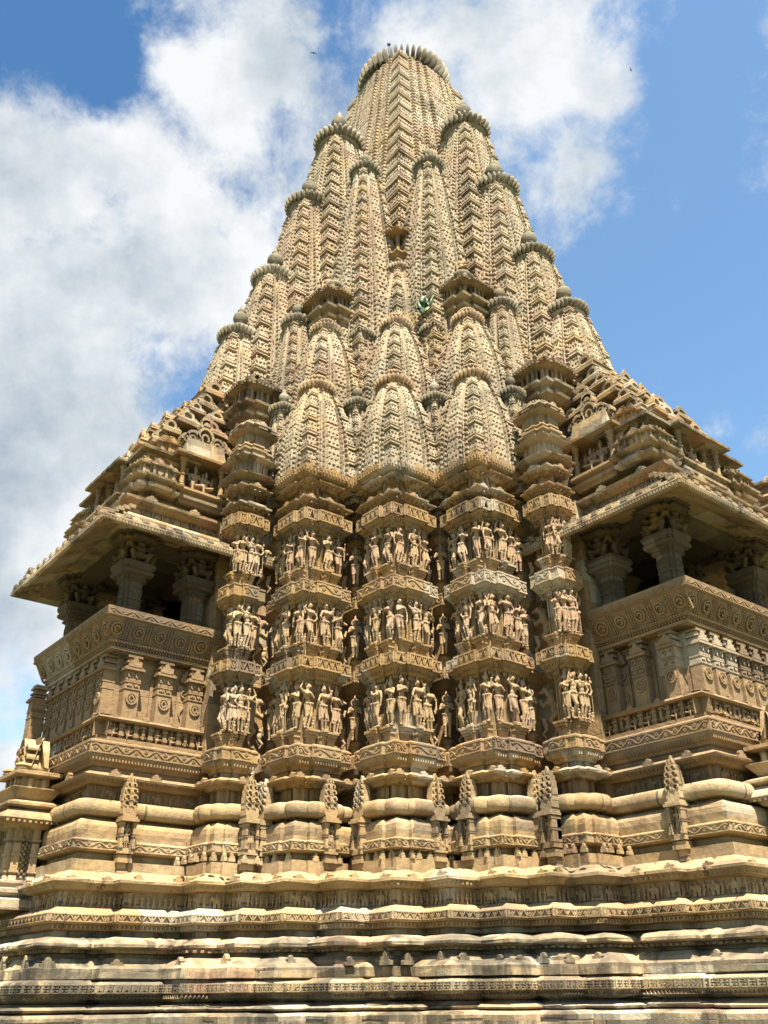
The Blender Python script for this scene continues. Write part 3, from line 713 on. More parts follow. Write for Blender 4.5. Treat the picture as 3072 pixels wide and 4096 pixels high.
def pier_meshes(h, pw, pd, big=True):
    P = ratha(h, pw, pd); Q = ratha(h, pw, pd)
    shaft = MB()
    loft(shaft, P, [(-.20, 4.4), (-.20, 10.7)], .3)
    out = {}
    mb = MB(); loft(mb, P, LOWER, .09, .008); scroll_band(mb, P, .13, 3.735, 3.875, per=.26)
    out['drum_moulding'] = (mb.mesh('drum_moulding', M_PLIN), 0)
    # lobed torus: soften the corners by following a rounded plan
    mb = MB(); P2 = subdiv(ratha(h, pw, pd + .05), .05); a2 = np.array(P2)
    for _ in range(2): a2 = (np.roll(a2, 1, 0) + a2 * 2 + np.roll(a2, -1, 0)) / 4
    loft(mb, [tuple(q) for q in a2], TORUS, 0, 0); out['torus_moulding'] = (mb.mesh('torus_moulding', M_PLIN, True), 0)
    mb = MB(); loft(mb, P, FRZ, .10, .007); scroll_band(mb, P, .02, 5.20, 5.40, per=.3); teeth(mb, P, -.14, 4.96, 5.01, .05); dentils(mb, P, -.0, 4.805, .025, .03, .03, .06); dentils(mb, P, -.03, 5.14, .02, .07, .035, .05)
    for a, t, n, L in edges(P, .07, VIS):
        if L > .18 and random.random() < .8: antefix(mb, a, t, n, L * random.uniform(.35, .65), 4.865, random.uniform(.14, .2), .085, .08)
    out['ledge_moulding'] = (mb.mesh('ledge_moulding', M_WALL), 0)
    for i, (z0, zs, z1, k) in enumerate(BANDS):
        mb = MB(); loft(mb, P, band_prof(z0, zs, z1), .10, .006)
        (garland_band if k == 'g' else scroll_band)(mb, P, 0.0, zs, z1, per=(.14 if k == 'g' else .28))
        dentils(mb, P, -.07, (z0 + zs) / 2, .02, .07, .035, .05); dentils(mb, P, -.15, z0 - .06, .02, .02, .012, .045)
        out['carved_band%d' % i] = (mb.mesh('carved_band', M_WALL), 0)
    mb = MB(); loft(mb, P, EAVES, .10, .007)
    for zc in (9.965, 10.365): dentils(mb, P, -.06, zc, .035, .035, .06, .09)
    for a, t, n, L in edges(P, .02, VIS):
        if L > .18:
            for z_ in (10.045, 10.435):
                if random.random() < .75: antefix(mb, a, t, n, L * random.uniform(.4, .6), z_, random.uniform(.14, .22), random.uniform(.07, .10), .08)
    for a, t, n, L in edges(P, -.245, VIS):
        k = max(1, int(L / .13))
        for i in range(k): bx(mb, a, t, n, (i + .5) * L / k, 10.22, .05, .06, .18)
    out['eave'] = (mb.mesh('eave', M_WALL), 0)
    # consoles under the statues are carved with the shaft
    for zb in (5.44, 6.94, 8.39):
        for a, t, n, L in edges(P, -.20, VIS):
            us = [L * .5]
            for u in us:
                wd = min(L * .9, .36)
                bx(shaft, a, t, n, u, zb + .24, wd, .19, .035); bx(shaft, a, t, n, u, zb + .195, wd * .8, .155, .05, top=(1.15, 1.15)); bx(shaft, a, t, n, u, zb + .15, wd * .86, .13, .03); bx(shaft, a, t, n, u, zb + .08, wd * .62, .10, .12, top=(1.2, 1.2))
    # thin corner colonnettes between the figures
    for a, t, n, L in edges(P, -.20, VIS):
        for zb, zt in WALLS: bx(shaft, a, t, n, .012, (zb + zt) / 2, .024, .03, zt - zb)
    out['shaft'] = (shaft.mesh('wall_pier', M_WALL), 0)
    return out
PIER = pier_meshes(.53, .27, .07)
NEAR = pier_meshes(.33, .165, .05)
fi = [0]
def put_pier(x, y, MS, h, pw, pd, skipx=False, lab=None):
    o = link('wall_pier', MS['shaft'][0], temple, (x, y, 0))
    for k, (me, _) in MS.items():
        if k == 'shaft': continue
        link(''.join(c for c in k if not c.isdigit()), me, o)
    w = h - .20
    for row, zb in enumerate((5.44, 6.94, 8.39)):
        for face in (0, 1):
            for j, tpos in enumerate((-(h + pw - .2) / 2, 0, (h + pw - .2) / 2)):
                if skipx and face == 0 and j < 2: continue
                dist = w + (pd if j == 1 else 0) + .10
                lx, ly = (dist, tpos) if face == 0 else (-tpos, dist)
                k = random.choice((0, 3, 6, 7, 11, 14)) if j == 1 else random.choice((1, 2, 4, 5, 8, 10, 11, 12, 13, 14, 15, 16, 17, 18, 19))
                s = (.89 if row < 2 else .85) * random.uniform(.93, 1.02)
                if k == 7: s *= .96
                rz = face * math.pi / 2 + random.uniform(-.22, .22)
                st = link('statue', FIG[k], o, (lx, ly, zb + .255), rz, (s * 1.05, s * random.uniform(.84, .92) * (1 if random.random() < .5 else -1), s))
    return o
for (x, y) in PC: put_pier(x, y, PIER, .53, .27, .07)
NP = (6.35, 2.27)
for i, (x, y) in enumerate(both(*NP)):
    o = put_pier(x, y, NEAR, .33, .165, .05, True)
# recess pilasters between the piers
def recess_mesh():
    mb = MB(); p = rect(-.30, -.30, .30, .30)
    loft(mb, p, [(-.06, 3.2)] + [(d * .7 - .02, z) for d, z in LOWER if z > 3.5], .1, .004)
    loft(mb, p, [(d * .8, z) for d, z in TORUS]); loft(mb, p, [(d * .7, z) for d, z in FRZ], .1, .004)
    loft(mb, p, [(-.16, 4.4), (-.16, 10.4)])
    for z0, zs, z1, k in BANDS:
        loft(mb, p, [(d * .8, z) for d, z in band_prof(z0, zs, z1)]); (garland_band if k == 'g' else scroll_band)(mb, p, 0, zs, z1)
    loft(mb, p, [(d * .7, z) for d, z in EAVES], .1, .004)
    for zb in (5.44, 6.94, 8.39):
        mb.box((.12, .12, zb + .15), (.20, .20, .06), 0); mb.lathe((.17, .17, zb), [(.06, 0), (.09, .1), (.07, .12), (.11, .18), (.11, .22)], 12)
    return mb.mesh('recess_pilaster', M_WALL)
RM = recess_mesh()
RP = both(C0 + .085, C0 - S + .075) + both(C0 + S + .10, 2.19)
for (x, y) in RP:
    o = link('recess_pilaster', RM, temple, (x, y, 0))
    for row, zb in enumerate((5.44, 6.94, 8.39)):
        s = .80 * random.uniform(.95, 1.03)
        link('statue', FIG[9], o, (.30, .30, zb + .22), R(45) + random.uniform(-.12, .12), s)
        for sd in (-1, 1):
            link('rearing_lion', LION, o, (.22 - sd * .27, .22 + sd * .27, zb + .12), R(45) - sd * R(25), (.95, .95 * sd, .95))
        # smaller bracket block under each beast
# inner core so that no light passes behind the piers
def stair(o=0.0):
    C = [(4.665, 4.665), (5.805, 3.525), (6.745, 2.585)]
    return C
core = MB()
poly = [(5.9, -5), (5.9, -1.6), (2.3, -1.6), (2.3, 1.6), (5.9, 1.6), (5.9, 2.0), (5.1, 2.0), (5.1, 2.85), (3.95, 2.85), (3.95, 3.95), (2.85, 3.95), (2.85, 5.1), (2.0, 5.1), (2.0, 5.9), (1.6, 5.9), (1.6, 2.3), (-1.6, 2.3), (-1.6, 5.9), (-5, 5.9), (-5, -5)]
loft(core, poly, [(0, 0), (0, 10.4)])
loft(core, rect(-5, -5, 3.9, 3.9), [(0, 10.3), (-.5, 11.2), (-1.0, 14.2), (-1.5, 16.0)])
for z in (6.7, 8.1, 9.6): loft(core, poly, [(0, z - .1), (.1, z), (.1, z + .2), (0, z + .25)])
for b_ in ((6.1, 1.5), (1.5, 6.1)): core.box((b_[0], b_[1], 6.5), ((.9, .5, 7) if b_[0] > b_[1] else (.5, .9, 7)))
core.obj('sanctum_core', M_WALL, temple)

# ------------------------------------------------------------------ plinth
PL = [(8.6, -1.62), (8.6, 1.8), (7.7, 1.8), (7.7, 2.05), (7.05, 2.05), (6.745, 2.05), (6.745, 2.585), (6.275, 2.585), (6.275, 3.055), (5.805, 3.055), (5.805, 3.525), (5.235, 3.525), (5.235, 4.095), (4.665, 4.095), (4.665, 4.665)]
PL2 = PL + [(y, x) for x, y in PL[::-1][1:]]
PLAN = PL2 + [(-1.62, 7.2), (-3.0, 7.2), (-3.0, 6.6), (-14, 6.6), (-14, -14), (6.6, -14), (6.6, -3.0), (7.2, -3.0), (7.2, -1.62)]
def plan_clean(p):
    return p
def plinth_part(name, prof, mat, wear, orn=None, step=.055, seed=0):
    mb = MB(); loft(mb, PLAN, prof, step, wear, True, seed)
    if orn: orn(mb)
    return mb.obj(name, mat, plinth)
PVIS = lambda c, n: (n[0] > .5 or n[1] > .5) and c[0] + c[1] > 3.0
mb = MB(); loft(mb, PLAN, [(.10, 0), (.10, 3.36)], .5)
plinth = mb.obj('plinth', M_PLIN, temple)
def antes(off, z, w, h, gap, rs):
    def fn(mb):
        r = random.Random(rs)
        for a, t, n, L in edges(PLAN, off, PVIS):
            u = r.uniform(.15, .4)
            while u < L - .1:
                if r.random() < .8: antefix(mb, a, t, n, u, z, w * r.uniform(.7, 1.1), h * r.uniform(.6, 1.1), .07)
                u += gap * r.uniform(.75, 1.3)
    return fn
plinth_part('sloping_ledge', [(.05, 3.34), (.12, 3.42), (.17, 3.39), (.30, 3.31), (.44, 3.27), (.44, 3.23), (.38, 3.21), (.33, 3.15), (.2, 3.13)][::-1], M_PLIN, .012, lambda m: (antes(.40, 3.27, .2, .10, .62, 1)(m), dentils(m, PLAN, .34, 3.185, .04, .035, .03, .085, PVIS)), seed=1)
def fr(mb):
    for a, t, n, L in edges(PLAN, .2, PVIS):
        k = max(1, int(L / .55))
        for i in range(k + 1): bx(mb, a, t, n, min(max(i * L / k, .03), L - .03), 3.02, .06, .035, .2)
plinth_part('frieze_wall', [(.20, 2.88), (.20, 3.16)], M_PLIN, .004, fr)
mb = MB(); figure_frieze(mb, PLAN, .235, 2.91, .215, PVIS, 1.0, 5); o = mb.obj('figure_frieze', M_PLIN, plinth); o['kind'] = 'stuff'
plinth_part('garland_ledge', [(.2, 2.58), (.30, 2.59), (.35, 2.60), (.36, 2.665), (.43, 2.68), (.45, 2.69), (.45, 2.80), (.42, 2.825), (.30, 2.895), (.2, 2.91)], M_PLIN, .010, lambda m: (garland_band(m, PLAN, .45, 2.695, 2.80, PVIS, .15), flower_band(m, PLAN, .36, 2.605, 2.66, PVIS, .07)), seed=2)
plinth_part('recessed_course', [(.24, 2.4), (.24, 2.62)], M_LOW, .006)
plinth_part('projecting_ledge', [(.32, 2.28), (.46, 2.29), (.50, 2.33), (.62, 2.345), (.66, 2.36), (.66, 2.40), (.60, 2.44), (.42, 2.49), (.2, 2.51)], M_LOW, .022, lambda m: dentils(m, PLAN, .47, 2.31, .05, .035, .04, .10, PVIS), seed=3)
plinth_part('dark_course', [(.34, 2.15), (.34, 2.30)], M_LOW, .006)
plinth_part('block_course', [(.5, 1.94), (.73, 1.95), (.75, 1.96), (.75, 2.085), (.70, 2.12), (.58, 2.17), (.52, 2.22), (.36, 2.235)], M_LOW, .020, antes(.66, 2.10, .22, .16, .85, 9), seed=4)
plinth_part('flower_ledge', [(.5, 1.66), (.60, 1.67), (.70, 1.71), (.73, 1.76), (.80, 1.775), (.80, 1.885), (.77, 1.91), (.68, 1.945), (.5, 1.95)], M_LOW, .016, lambda m: (flower_band(m, PLAN, .80, 1.78, 1.885, PVIS, .13), teeth(m, PLAN, .71, 1.71, 1.755, .06, .02, PVIS)), seed=5)
plinth_part('thin_ledge', [(.5, 1.535), (.78, 1.545), (.84, 1.56), (.86, 1.585), (.78, 1.61), (.6, 1.64), (.48, 1.67)], M_LOW, .018, seed=6)
plinth_part('foot_course', [(1.04, -.1), (1.04, .9), (.98, .92), (.98, 1.49), (.9, 1.525), (.7, 1.54)], M_LOW, .016, seed=7)

# small figure niches standing against the plinth drum
def niche_mesh():
    mb = MB(); q = np.array
    a, t, n = q((0., -.15)), q((0., 1.)), q((1., 0.))
    bx(mb, a, t, n, .15, 3.49, .20, .16, .16, -.05); bx(mb, a, t, n, .15, 3.60, .27, .22, .06, -.05); bx(mb, a, t, n, .15, 3.66, .25, .20, .05, -.05); bx(mb, a, t, n, .15, 3.74, .28, .23, .08, -.05)
    bx(mb, a, t, n, .15, 3.98, .28, .10, .40, -.05)
    for u in (.035, .265): bx(mb, a, t, n, u, 3.98, .05, .24, .40, -.05)
    for u in (.035, .265):
        for z in (3.8, 3.97, 4.14): bx(mb, a, t, n, u, z, .066, .255, .04, -.05)
    bx(mb, a, t, n, .15, 4.195, .33, .29, .04, -.05); bx(mb, a, t, n, .15, 4.235, .29, .25, .04, -.05); bx(mb, a, t, n, .15, 4.275, .24, .2, .04, -.05)
    # tall fretted gable
    bx(mb, a, t, n, .15, 4.36, .27, .20, .13, -.05); 
    for i, (z, wd) in enumerate(((4.45, .28), (4.55, .27), (4.65, .25), (4.74, .20), (4.82, .13))):
        bx(mb, a, t, n, .15, z, wd, .17 - i * .012, .10, -.05)
        for u in (-.26, .26): ribbon(mb, a, t, n, [(.15 + u * wd + math.cos(x) * wd * .19, z + math.sin(x) * .040) for x in np.linspace(-.4, 4.6, 9)], .024, .045, .12 - i * .012)
        bx(mb, a, t, n, .15, z, .05, .05, .085, .11 - i * .012)
    wedge(mb, a, t, n, [(.11, 4.86), (.19, 4.86), (.15, 4.94)], .07)
    me = mb.mesh('wall_niche', M_PLIN); return me
NM = niche_mesh()
def put_niche(x, y, rz):
    o = link('wall_niche', NM, temple, (x, y, 0), rz, (.85, .88, 1))
    link('statue', random.choice((FIG[0], FIG[7], FIG[3])), o, (.12, 0, 3.79), random.uniform(-.1, .1), (.36, .36, .38))
for (x, y) in PC:
    put_niche(x + .62, y - (.02 if y > x else .19), 0); put_niche(x - (.02 if x > y else .19), y + .62, math.pi / 2)
put_niche(NP[0] - .1, NP[1] + .56, math.pi / 2); put_niche(NP[1] + .56, NP[0] - .1, 0)
put_niche(7.9, 1.86, math.pi / 2); put_niche(1.86, 7.9, 0)
# leaf crests on the plinth block
lc = MB(); antefix(lc, np.array((0., 0.)), np.array((0., 1.)), np.array((1., 0.)), 0, 0, .11, .13, .05); LC = lc.mesh('leaf_crest', M_PLIN)
for (x, y) in PC + both(*NP):
    for a, t, n, L in edges(ratha(.53, .27, .07, x, y), .11, VIS):
        for u in ([L * .5] if L < .4 else [L * .2, L * .5, L * .8]):
            if random.random() < .85: q = a + t * u; link('leaf_crest', LC, plinth, (q[0], q[1], 3.58), math.atan2(n[1], n[0]))

# ------------------------------------------------------------------ balconies (built on local +x, copied onto +y)
def build_balcony():
    B = rect(6.2, -1.62, 8.6, 1.8)
    BV = lambda c, n: (n[0] > .5 or abs(n[1]) > .5)
    mb = MB(); loft(mb, B, LOWER, .12, .008); scroll_band(mb, B, .13, 3.735, 3.875, BV, .3)
    root = mb.obj('balcony', M_PLIN, temple)
    mb = MB(); P2 = np.array(subdiv(B, .06))
    for _ in range(4): P2 = (np.roll(P2, 1, 0) + P2 * 2 + np.roll(P2, -1, 0)) / 4
    loft(mb, [tuple(q) for q in P2], TORUS); mb.obj('torus_moulding', M_PLIN, root, smooth=True)
    mb = MB(); loft(mb, B, FRZ, .11, .007); scroll_band(mb, B, .02, 5.20, 5.40, BV, .34); teeth(mb, B, -.10, 5.03, 5.08, .07, .012, BV); dentils(mb, B, 0, 4.805, .03, .03, .03, .08, BV); dentils(mb, B, -.03, 5.14, .025, .07, .035, .055, BV)
    for a, t, n, L in edges(B, .07, BV):
        for u in (L * .2, L * .48, L * .8): antefix(mb, a, t, n, u, 4.86, .2, .12, .07)
    mb.obj('ledge_moulding', M_BALC, root)
    mb = MB(); figure_frieze(mb, B, -.205, 4.52, .22, BV, 1.0, 3); o = mb.obj('figure_frieze', M_BALC, root); o['kind'] = 'stuff'
    # base row of seated figures between little pillars
    mb = MB(); loft(mb, B, [(-.30, 5.42), (-.24, 5.44), (-.12, 5.46), (-.12, 5.52), (-.28, 5.53), (-.28, 5.80), (-.12, 5.80), (-.09, 5.83), (-.12, 5.87), (-.3, 5.88)], .1, .006)
    for a, t, n, L in edges(B, -.28, BV):
        k = int(L / .25)
        for i in range(k + 1):
            u = min(max(i * L / k, .04), L - .04); bx(mb, a, t, n, u, 5.665, .07, .11, .27); bx(mb, a, t, n, u, 5.60, .09, .13, .05); bx(mb, a, t, n, u, 5.74, .09, .13, .04)
        for i in range(k):
            c = a + t * ((i + .5) * L / k) + n * .10; M = Matrix.Translation((c[0], c[1], 5.56)) @ Matrix.Rotation(math.atan2(n[1], n[0]), 4, 'Z') @ Matrix.Scale(.30, 4)
            mb.addmesh(random.choice(SM), M)
    for a, t, n, L in edges(B, -.10, BV):
        k = int(L / .5)
        for i in range(k): antefix(mb, a, t, n, (i + .5) * L / k, 5.85, .13, .08, .05)
    mb.obj('base_frieze', M_BALC, root)
    # back wall of the pilaster zone
    mb = MB(); loft(mb, B, [(-.42, 5.86), (-.42, 7.05)])
    for a, t, n, L in edges(B, -.42, BV):
        k = int(round(L / .60))
        for i in range(k):
            u = (i + .5) * L / k; bx(mb, a, t, n, u, 6.28, .26, .03, .8)
            th = np.linspace(0, 7.2, 16)
            ribbon(mb, a, t, n, np.column_stack([u + np.cos(th) * .085 * (1 - th / 11) , 6.52 + np.sin(th) * .085 * (1 - th / 11)]), .02, .03, .03)
            v = np.linspace(-1, 1, 12); ribbon(mb, a, t, n, np.column_stack([u + .07 * np.sin(v * 2.6), 6.28 + v * .2]), .022, .03, .03)
            wedge(mb, a, t, n, [(u + x, 6.73 + y) for x, y in leaf_pts(.2, .24)], .08)
    mb.obj('balcony_wall', M_BALC, root)
    pm = MB(); a, t, n = np.array((0., -.15)), np.array((0., 1.)), np.array((1., 0.))
    bx(pm, a, t, n, .15, 6.29, .27, .21, .86); bx(pm, a, t, n, .15, 5.90, .29, .22, .06)
    for z in (6.52, 6.40): bx(pm, a, t, n, .15, z, .285, .225, .022)
    for k in range(6): bx(pm, a, t, n, .03 + k * .048, 6.555, .034, .225, .035)
    th = np.linspace(0, 2 * math.pi, 17); ribbon(pm, a, t, n, np.column_stack([.15 + .088 * np.cos(th), 6.23 + .095 * np.sin(th)]), .030, .030, .21)
    for s_ in (-1, 1):
        v = np.linspace(-1, 1, 9); ribbon(pm, a, t, n, np.column_stack([.15 + s_ * (.025 + .02 * np.cos(v * 3)), 6.23 + v * .065]), .024, .028, .21)
        ribbon(pm, a, t, n, np.column_stack([.15 + s_ * .07 + .032 * np.cos(th[:13]), 6.64 + .04 * np.sin(th[:13])]), .024, .028, .21); ribbon(pm, a, t, n, np.column_stack([.15 + s_ * (.02 + .08 * (v + 1) / 2), 6.46 + .02 * np.sin(v * 5)]), .022, .026, .21)
    bx(pm, a, t, n, .15, 6.735, .36, .27, .035); bx(pm, a, t, n, .15, 6.765, .33, .24, .03)
    for i, (z, w_) in enumerate(((6.82, .22), (6.87, .27), (6.92, .20), (6.97, .27), (7.02, .23))): pm.box((.10, 0, z), (w_ * .9, w_, .035))
    wedge(pm, a, t, n, [(.15 + x, 6.78 + y) for x, y in leaf_pts(.24, .17)], .03, .22)
    PM = pm.mesh('pilaster', M_BALC)
    for a, t, n, L in edges(B, -.42, lambda c, n: n[0] > .5 or abs(n[1]) > .5):
        k = 6 if n[0] > .5 else 3
        for i in range(k + 1):
            u = .12 + i * (L - .24) / k if n[0] > .5 else (.12 + i * .60 if n[1] < 0 else L - .12 - i * .60)
            if (n[1] > .5 and u < .1) or n[0] < -.5: continue
            c = a + t * u; link('pilaster', PM, root, (c[0], c[1], 0), math.atan2(n[1], n[0]))
    # leaning seat back with its rail
    mb = MB(); loft(mb, B, [(-.40, 7.02), (-.18, 7.03), (-.18, 7.08), (-.22, 7.09), (-.22, 7.13), (-.16, 7.14), (-.15, 7.19), (-.19, 7.20), (-.01, 7.53), (.03, 7.54), (.05, 7.70), (-.05, 7.72), (-.16, 7.71), (-.34, 7.2)], .2, .004)
    scroll_band(mb, B, .035, 7.55, 7.70, BV, .32); dentils(mb, B, -.20, 7.11, .03, .03, .03, .06, BV); dentils(mb, B, -.16, 7.165, .03, .035, .03, .05, BV)
    for a, t, n, L in edges(B, 0, BV):
        k = int(round(L / .42)); p_ = L / k
        def pt(u, s):   # on the sloping panel, s 0..1
            off = -.19 + .18 * s; z = 7.20 + .33 * s; c = a + t * u + n * (off + .004); return (c[0], c[1], z)
        for i in range(k):
            for du in (-.05, 0, .05):
                u = i * p_ + du
                if u < .05 or u > L - .05: continue
                for s in np.linspace(.08, .92, 9):
                    c = pt(u, s); mb.box((c[0], c[1], c[2]), (.04, .032, .035), math.atan2(n[1], n[0]))
            u = (i + .5) * p_
            jt = random.uniform(.82, 1.12)
            for rr_ in (.105 * jt, .05 * jt):
                th = np.linspace(0, 2 * math.pi if rr_ > .06 else 4.8, 14); rows = []
                for wd, ht in ((-.015, 0), (-.015, .04), (.015, .04), (.015, 0)):
                    rows.append([np.array(pt(u + math.cos(x) * (rr_ + wd), .5 + math.sin(x) * (rr_ + wd) / .37)) + np.array((n[0], n[1], -.4)) * ht for x in th])
                mb.grid(np.array(rows))
    mb.obj('seat_back', M_BALC, root)
    # room behind, its deep shade painted in as near-black stone
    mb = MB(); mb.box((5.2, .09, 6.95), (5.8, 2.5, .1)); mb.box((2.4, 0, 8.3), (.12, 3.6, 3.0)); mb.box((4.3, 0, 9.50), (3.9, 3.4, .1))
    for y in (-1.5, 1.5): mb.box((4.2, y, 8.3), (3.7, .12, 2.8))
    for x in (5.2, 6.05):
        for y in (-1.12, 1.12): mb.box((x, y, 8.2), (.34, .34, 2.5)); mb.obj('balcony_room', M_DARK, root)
    # columns
    cm = MB(); sq = ratha(.15, .09, .025)
    loft(cm, sq, [(.03, 7.0), (.03, 7.25), (.0, 7.27), (.0, 8.36), (.03, 8.38), (.06, 8.40), (.02, 8.43), (.05, 8.47), (.12, 8.50), (.15, 8.545), (.11, 8.58), (.13, 8.62), (.155, 8.66), (.155, 8.71), (.06, 8.74)])
    for a, t, n, L in edges(sq, 0.0, lambda c, n: True):
        if L < .06: continue
        for z in (7.5, 7.62, 7.92, 8.04): bx(cm, a, t, n, L / 2, z, L * .98, .012, .03)
        for z in (7.77, 8.2):
            th = np.linspace(0, 5.6, 9); ribbon(cm, a, t, n, np.column_stack([L / 2 + np.cos(th) * L * .33, z + np.sin(th) * .08]), .014, .014)
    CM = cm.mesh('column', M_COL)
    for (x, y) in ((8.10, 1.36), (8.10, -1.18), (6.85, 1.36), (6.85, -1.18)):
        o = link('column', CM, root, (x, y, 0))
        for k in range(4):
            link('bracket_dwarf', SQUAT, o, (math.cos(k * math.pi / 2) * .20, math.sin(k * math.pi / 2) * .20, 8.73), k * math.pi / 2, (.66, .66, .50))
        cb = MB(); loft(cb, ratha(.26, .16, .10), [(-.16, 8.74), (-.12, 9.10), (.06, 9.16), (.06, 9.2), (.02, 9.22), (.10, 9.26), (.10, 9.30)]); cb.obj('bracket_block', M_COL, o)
    mb = MB()
    for y in (1.36, -1.36): mb.box((7.2, y * .93, 9.22), (2.4, .34, .17))
    mb.box((8.10, 0, 9.222), (.36, 2.2, .166))
    dk = MB(); dk.box((7.05, 0.09, 9.275), (2.1, 2.5, .04)); dk.obj('balcony_ceiling', M_DARK, root); mb.obj('beam', M_COL, root)  # near-black ceiling sheet: painted shade hiding the paler soffit
    # sloping eave slab with ribbed top edge
    mb = MB(); E = rect(5.95, -1.48, 8.6, 1.8)
    e = [(-.45, 9.30), (.0, 9.26), (.30, 9.12), (.545, 8.97), (.58, 8.99), (.60, 9.07), (.585, 9.13), (.36, 9.28), (.05, 9.42), (-.3, 9.46)]
    loft(mb, E, e, .15, .006)
    for a, t, n, L in edges(E, .60, BV):
        k = int(L / .30)
        for i in range(k):
            u = (i + .5) * L / k; c0 = a + t * u
            for s in range(6):
                c = c0 - n * (.06 + s * .10); z = 9.155 + s * .052 - (.005 if s == 0 else 0)
                mb.box((c[0], c[1], z), (.12, .13, .07), math.atan2(n[1], n[0]))
        k = int(L / .06)
        for i in range(k): bx(mb, a, t, n, (i + .5) * L / k, 9.02, .03, .03, .05, -.02)
    mb.obj('eave', M_EAVE, root)
    return root
SM = []
mb = MB(); seated(mb); SM.append(skin(mb, 'frieze_figure', .03, .25)); mb = MB(); seated(mb, 0, 0, 'f'); SM.append(skin(mb, 'frieze_figure', .03, .25)); SM += MINI[:1]
bal = build_balcony()
bal2 = copy_tree(bal); bal2.rotation_euler = (0, 0, math.pi / 2); bal2.scale = (1, -1, 1)

# ------------------------------------------------------------------ stepped balcony roofs
def kuta(mb, x, y, z, w, h, rz, d=None):
    """one roof block: sloped cap stone with a horseshoe face and pierced front"""
    d = d or w * .8
    M = Matrix.Translation((x, y, z)) @ Matrix.Rotation(rz, 4, 'Z')
    k = MB()
    k.box((-d * .3, 0, h * .10), (d * 1.5, w * 1.06, h * .20)); k.box((-d * .32, 0, h * .26), (d * 1.5, w * 1.16, h * .12), top=(.92, .86)); k.box((-d * .45, 0, h * .5), (d * 1.1, w * .62, h * .40), top=(.95, .9))
    a, t, n = np.array((d * .16, -w / 2)), np.array((0., 1.)), np.array((1., 0.))
    th = np.linspace(-.5, math.pi + .5, 9)
    ribbon(k, a, t, n, np.column_stack([w / 2 + np.cos(th) * w * .26, h * .5 + np.sin(th) * h * .24]), w * .13, d * .16, -.02)
    for u in (.12, .88):
        ribbon(k, a, t, n, np.column_stack([w * u + np.cos(th) * w * .10, h * .36 + np.sin(th) * h * .12]), w * .07, d * .14, -.02)
    wedge(k, a, t, n, [(w * .40, h * .74), (w * .60, h * .74), (w * .56, h * .9), (w * .5, h * 1.0), (w * .44, h * .9)], d * .16, -.05)
    mb.merge(k, M)
def aedicule(w, d, z0, z1, fig_, mat=M_EAVE):
    """pillared roof niche with a seated figure; returns (mesh, figure height)"""
    mb = MB(); h = z1 - z0
    p = rect(-d, -w / 2, .0, w / 2)
    loft(mb, p, [(-.04, z0 - .30), (-.02, z0 - .24), (.04, z0 - .22), (.04, z0 - .16), (-.02, z0 - .14), (-.02, z0 - .10), (.08, z0 - .05), (.08, z0), (-.02, z0 + .01)], .2, .004)
    mb.box((-d * .8, 0, (z0 + z1) / 2), (d * .25, w * .98, h))
    for sy in (-1, 1):
        mb.lathe((-.06, sy * (w / 2 - .07), z0), [(.075, 0), (.075, .07), (.06, .09), (.068, .12), (.05, .14), (.048, h * .4), (.065, h * .42), (.065, h * .46), (.047, h * .48), (.046, h * .7), (.066, h * .72), (.066, h * .76), (.05, h * .79), (.085, h * .9), (.085, h)], 14)
        mb.box((-d * .55, sy * (w / 2 - .06), (z0 + z1) / 2), (.10, .11, h)); mb.box((-d * .55, sy * (w / 2 - .06), z0 + h * .5), (.13, .14, .05))
    loft(mb, p, [(-.06, z1), (.06, z1 - .01), (.16, z1 - .05), (.17, z1), (.10, z1 + .05), (-.05, z1 + .10), (-.2, z1 + .1)], .12, .006)
    dentils(mb, p, .12, z1 - .03, .03, .03, .03, .07, lambda c, n: True)
    return mb
def mini_shrine(w, z0, mat):
    mb = MB(); p = ratha(w / 2, w * .26, w * .07)
    loft(mb, p, [(-.04, z0 - .10), (.03, z0 - .06), (.05, z0), (.0, z0 + .03), (-.02, z0 + .08), (.09, z0 + .13), (.10, z0 + .17), (.0, z0 + .2)], .1, .005)
    loft(mb, p, [(-.05, z0 + .18), (-.05, z0 + .42)])
    for a, t, n, L in edges(p, -.05, lambda c, n: True):
        if L > .1:
            for u in (.03, L - .03): bx(mb, a, t, n, u, z0 + .3, .05, .035, .24)
            wedge(mb, a, t, n, [(L / 2 - .06, z0 + .3), (L / 2, z0 + .22), (L / 2 + .06, z0 + .3), (L / 2, z0 + .39)], .03)
    for i in range(4):
        o = -.02 - i * w * .085; z = z0 + .42 + i * .075
        loft(mb, p, [(o - .06, z), (o + .05, z + .01), (o + .055, z + .035), (o - .02, z + .06), (o - .07, z + .075)], .1, .005)
        for a, t, n, L in edges(p, o + .03, lambda c, n: True):
            if L > .15: antefix(mb, a, t, n, L / 2, z + .03, .14 - i * .015, .08, .05)
    mb.lathe((0, 0, z0 + .72), [(.10, 0), (.13, .03), (.09, .06), (.15, .09), (.15, .12), (.08, .15), (.05, .17), (.08, .2), (.03, .25), (.01, .3)], 16)
    return mb
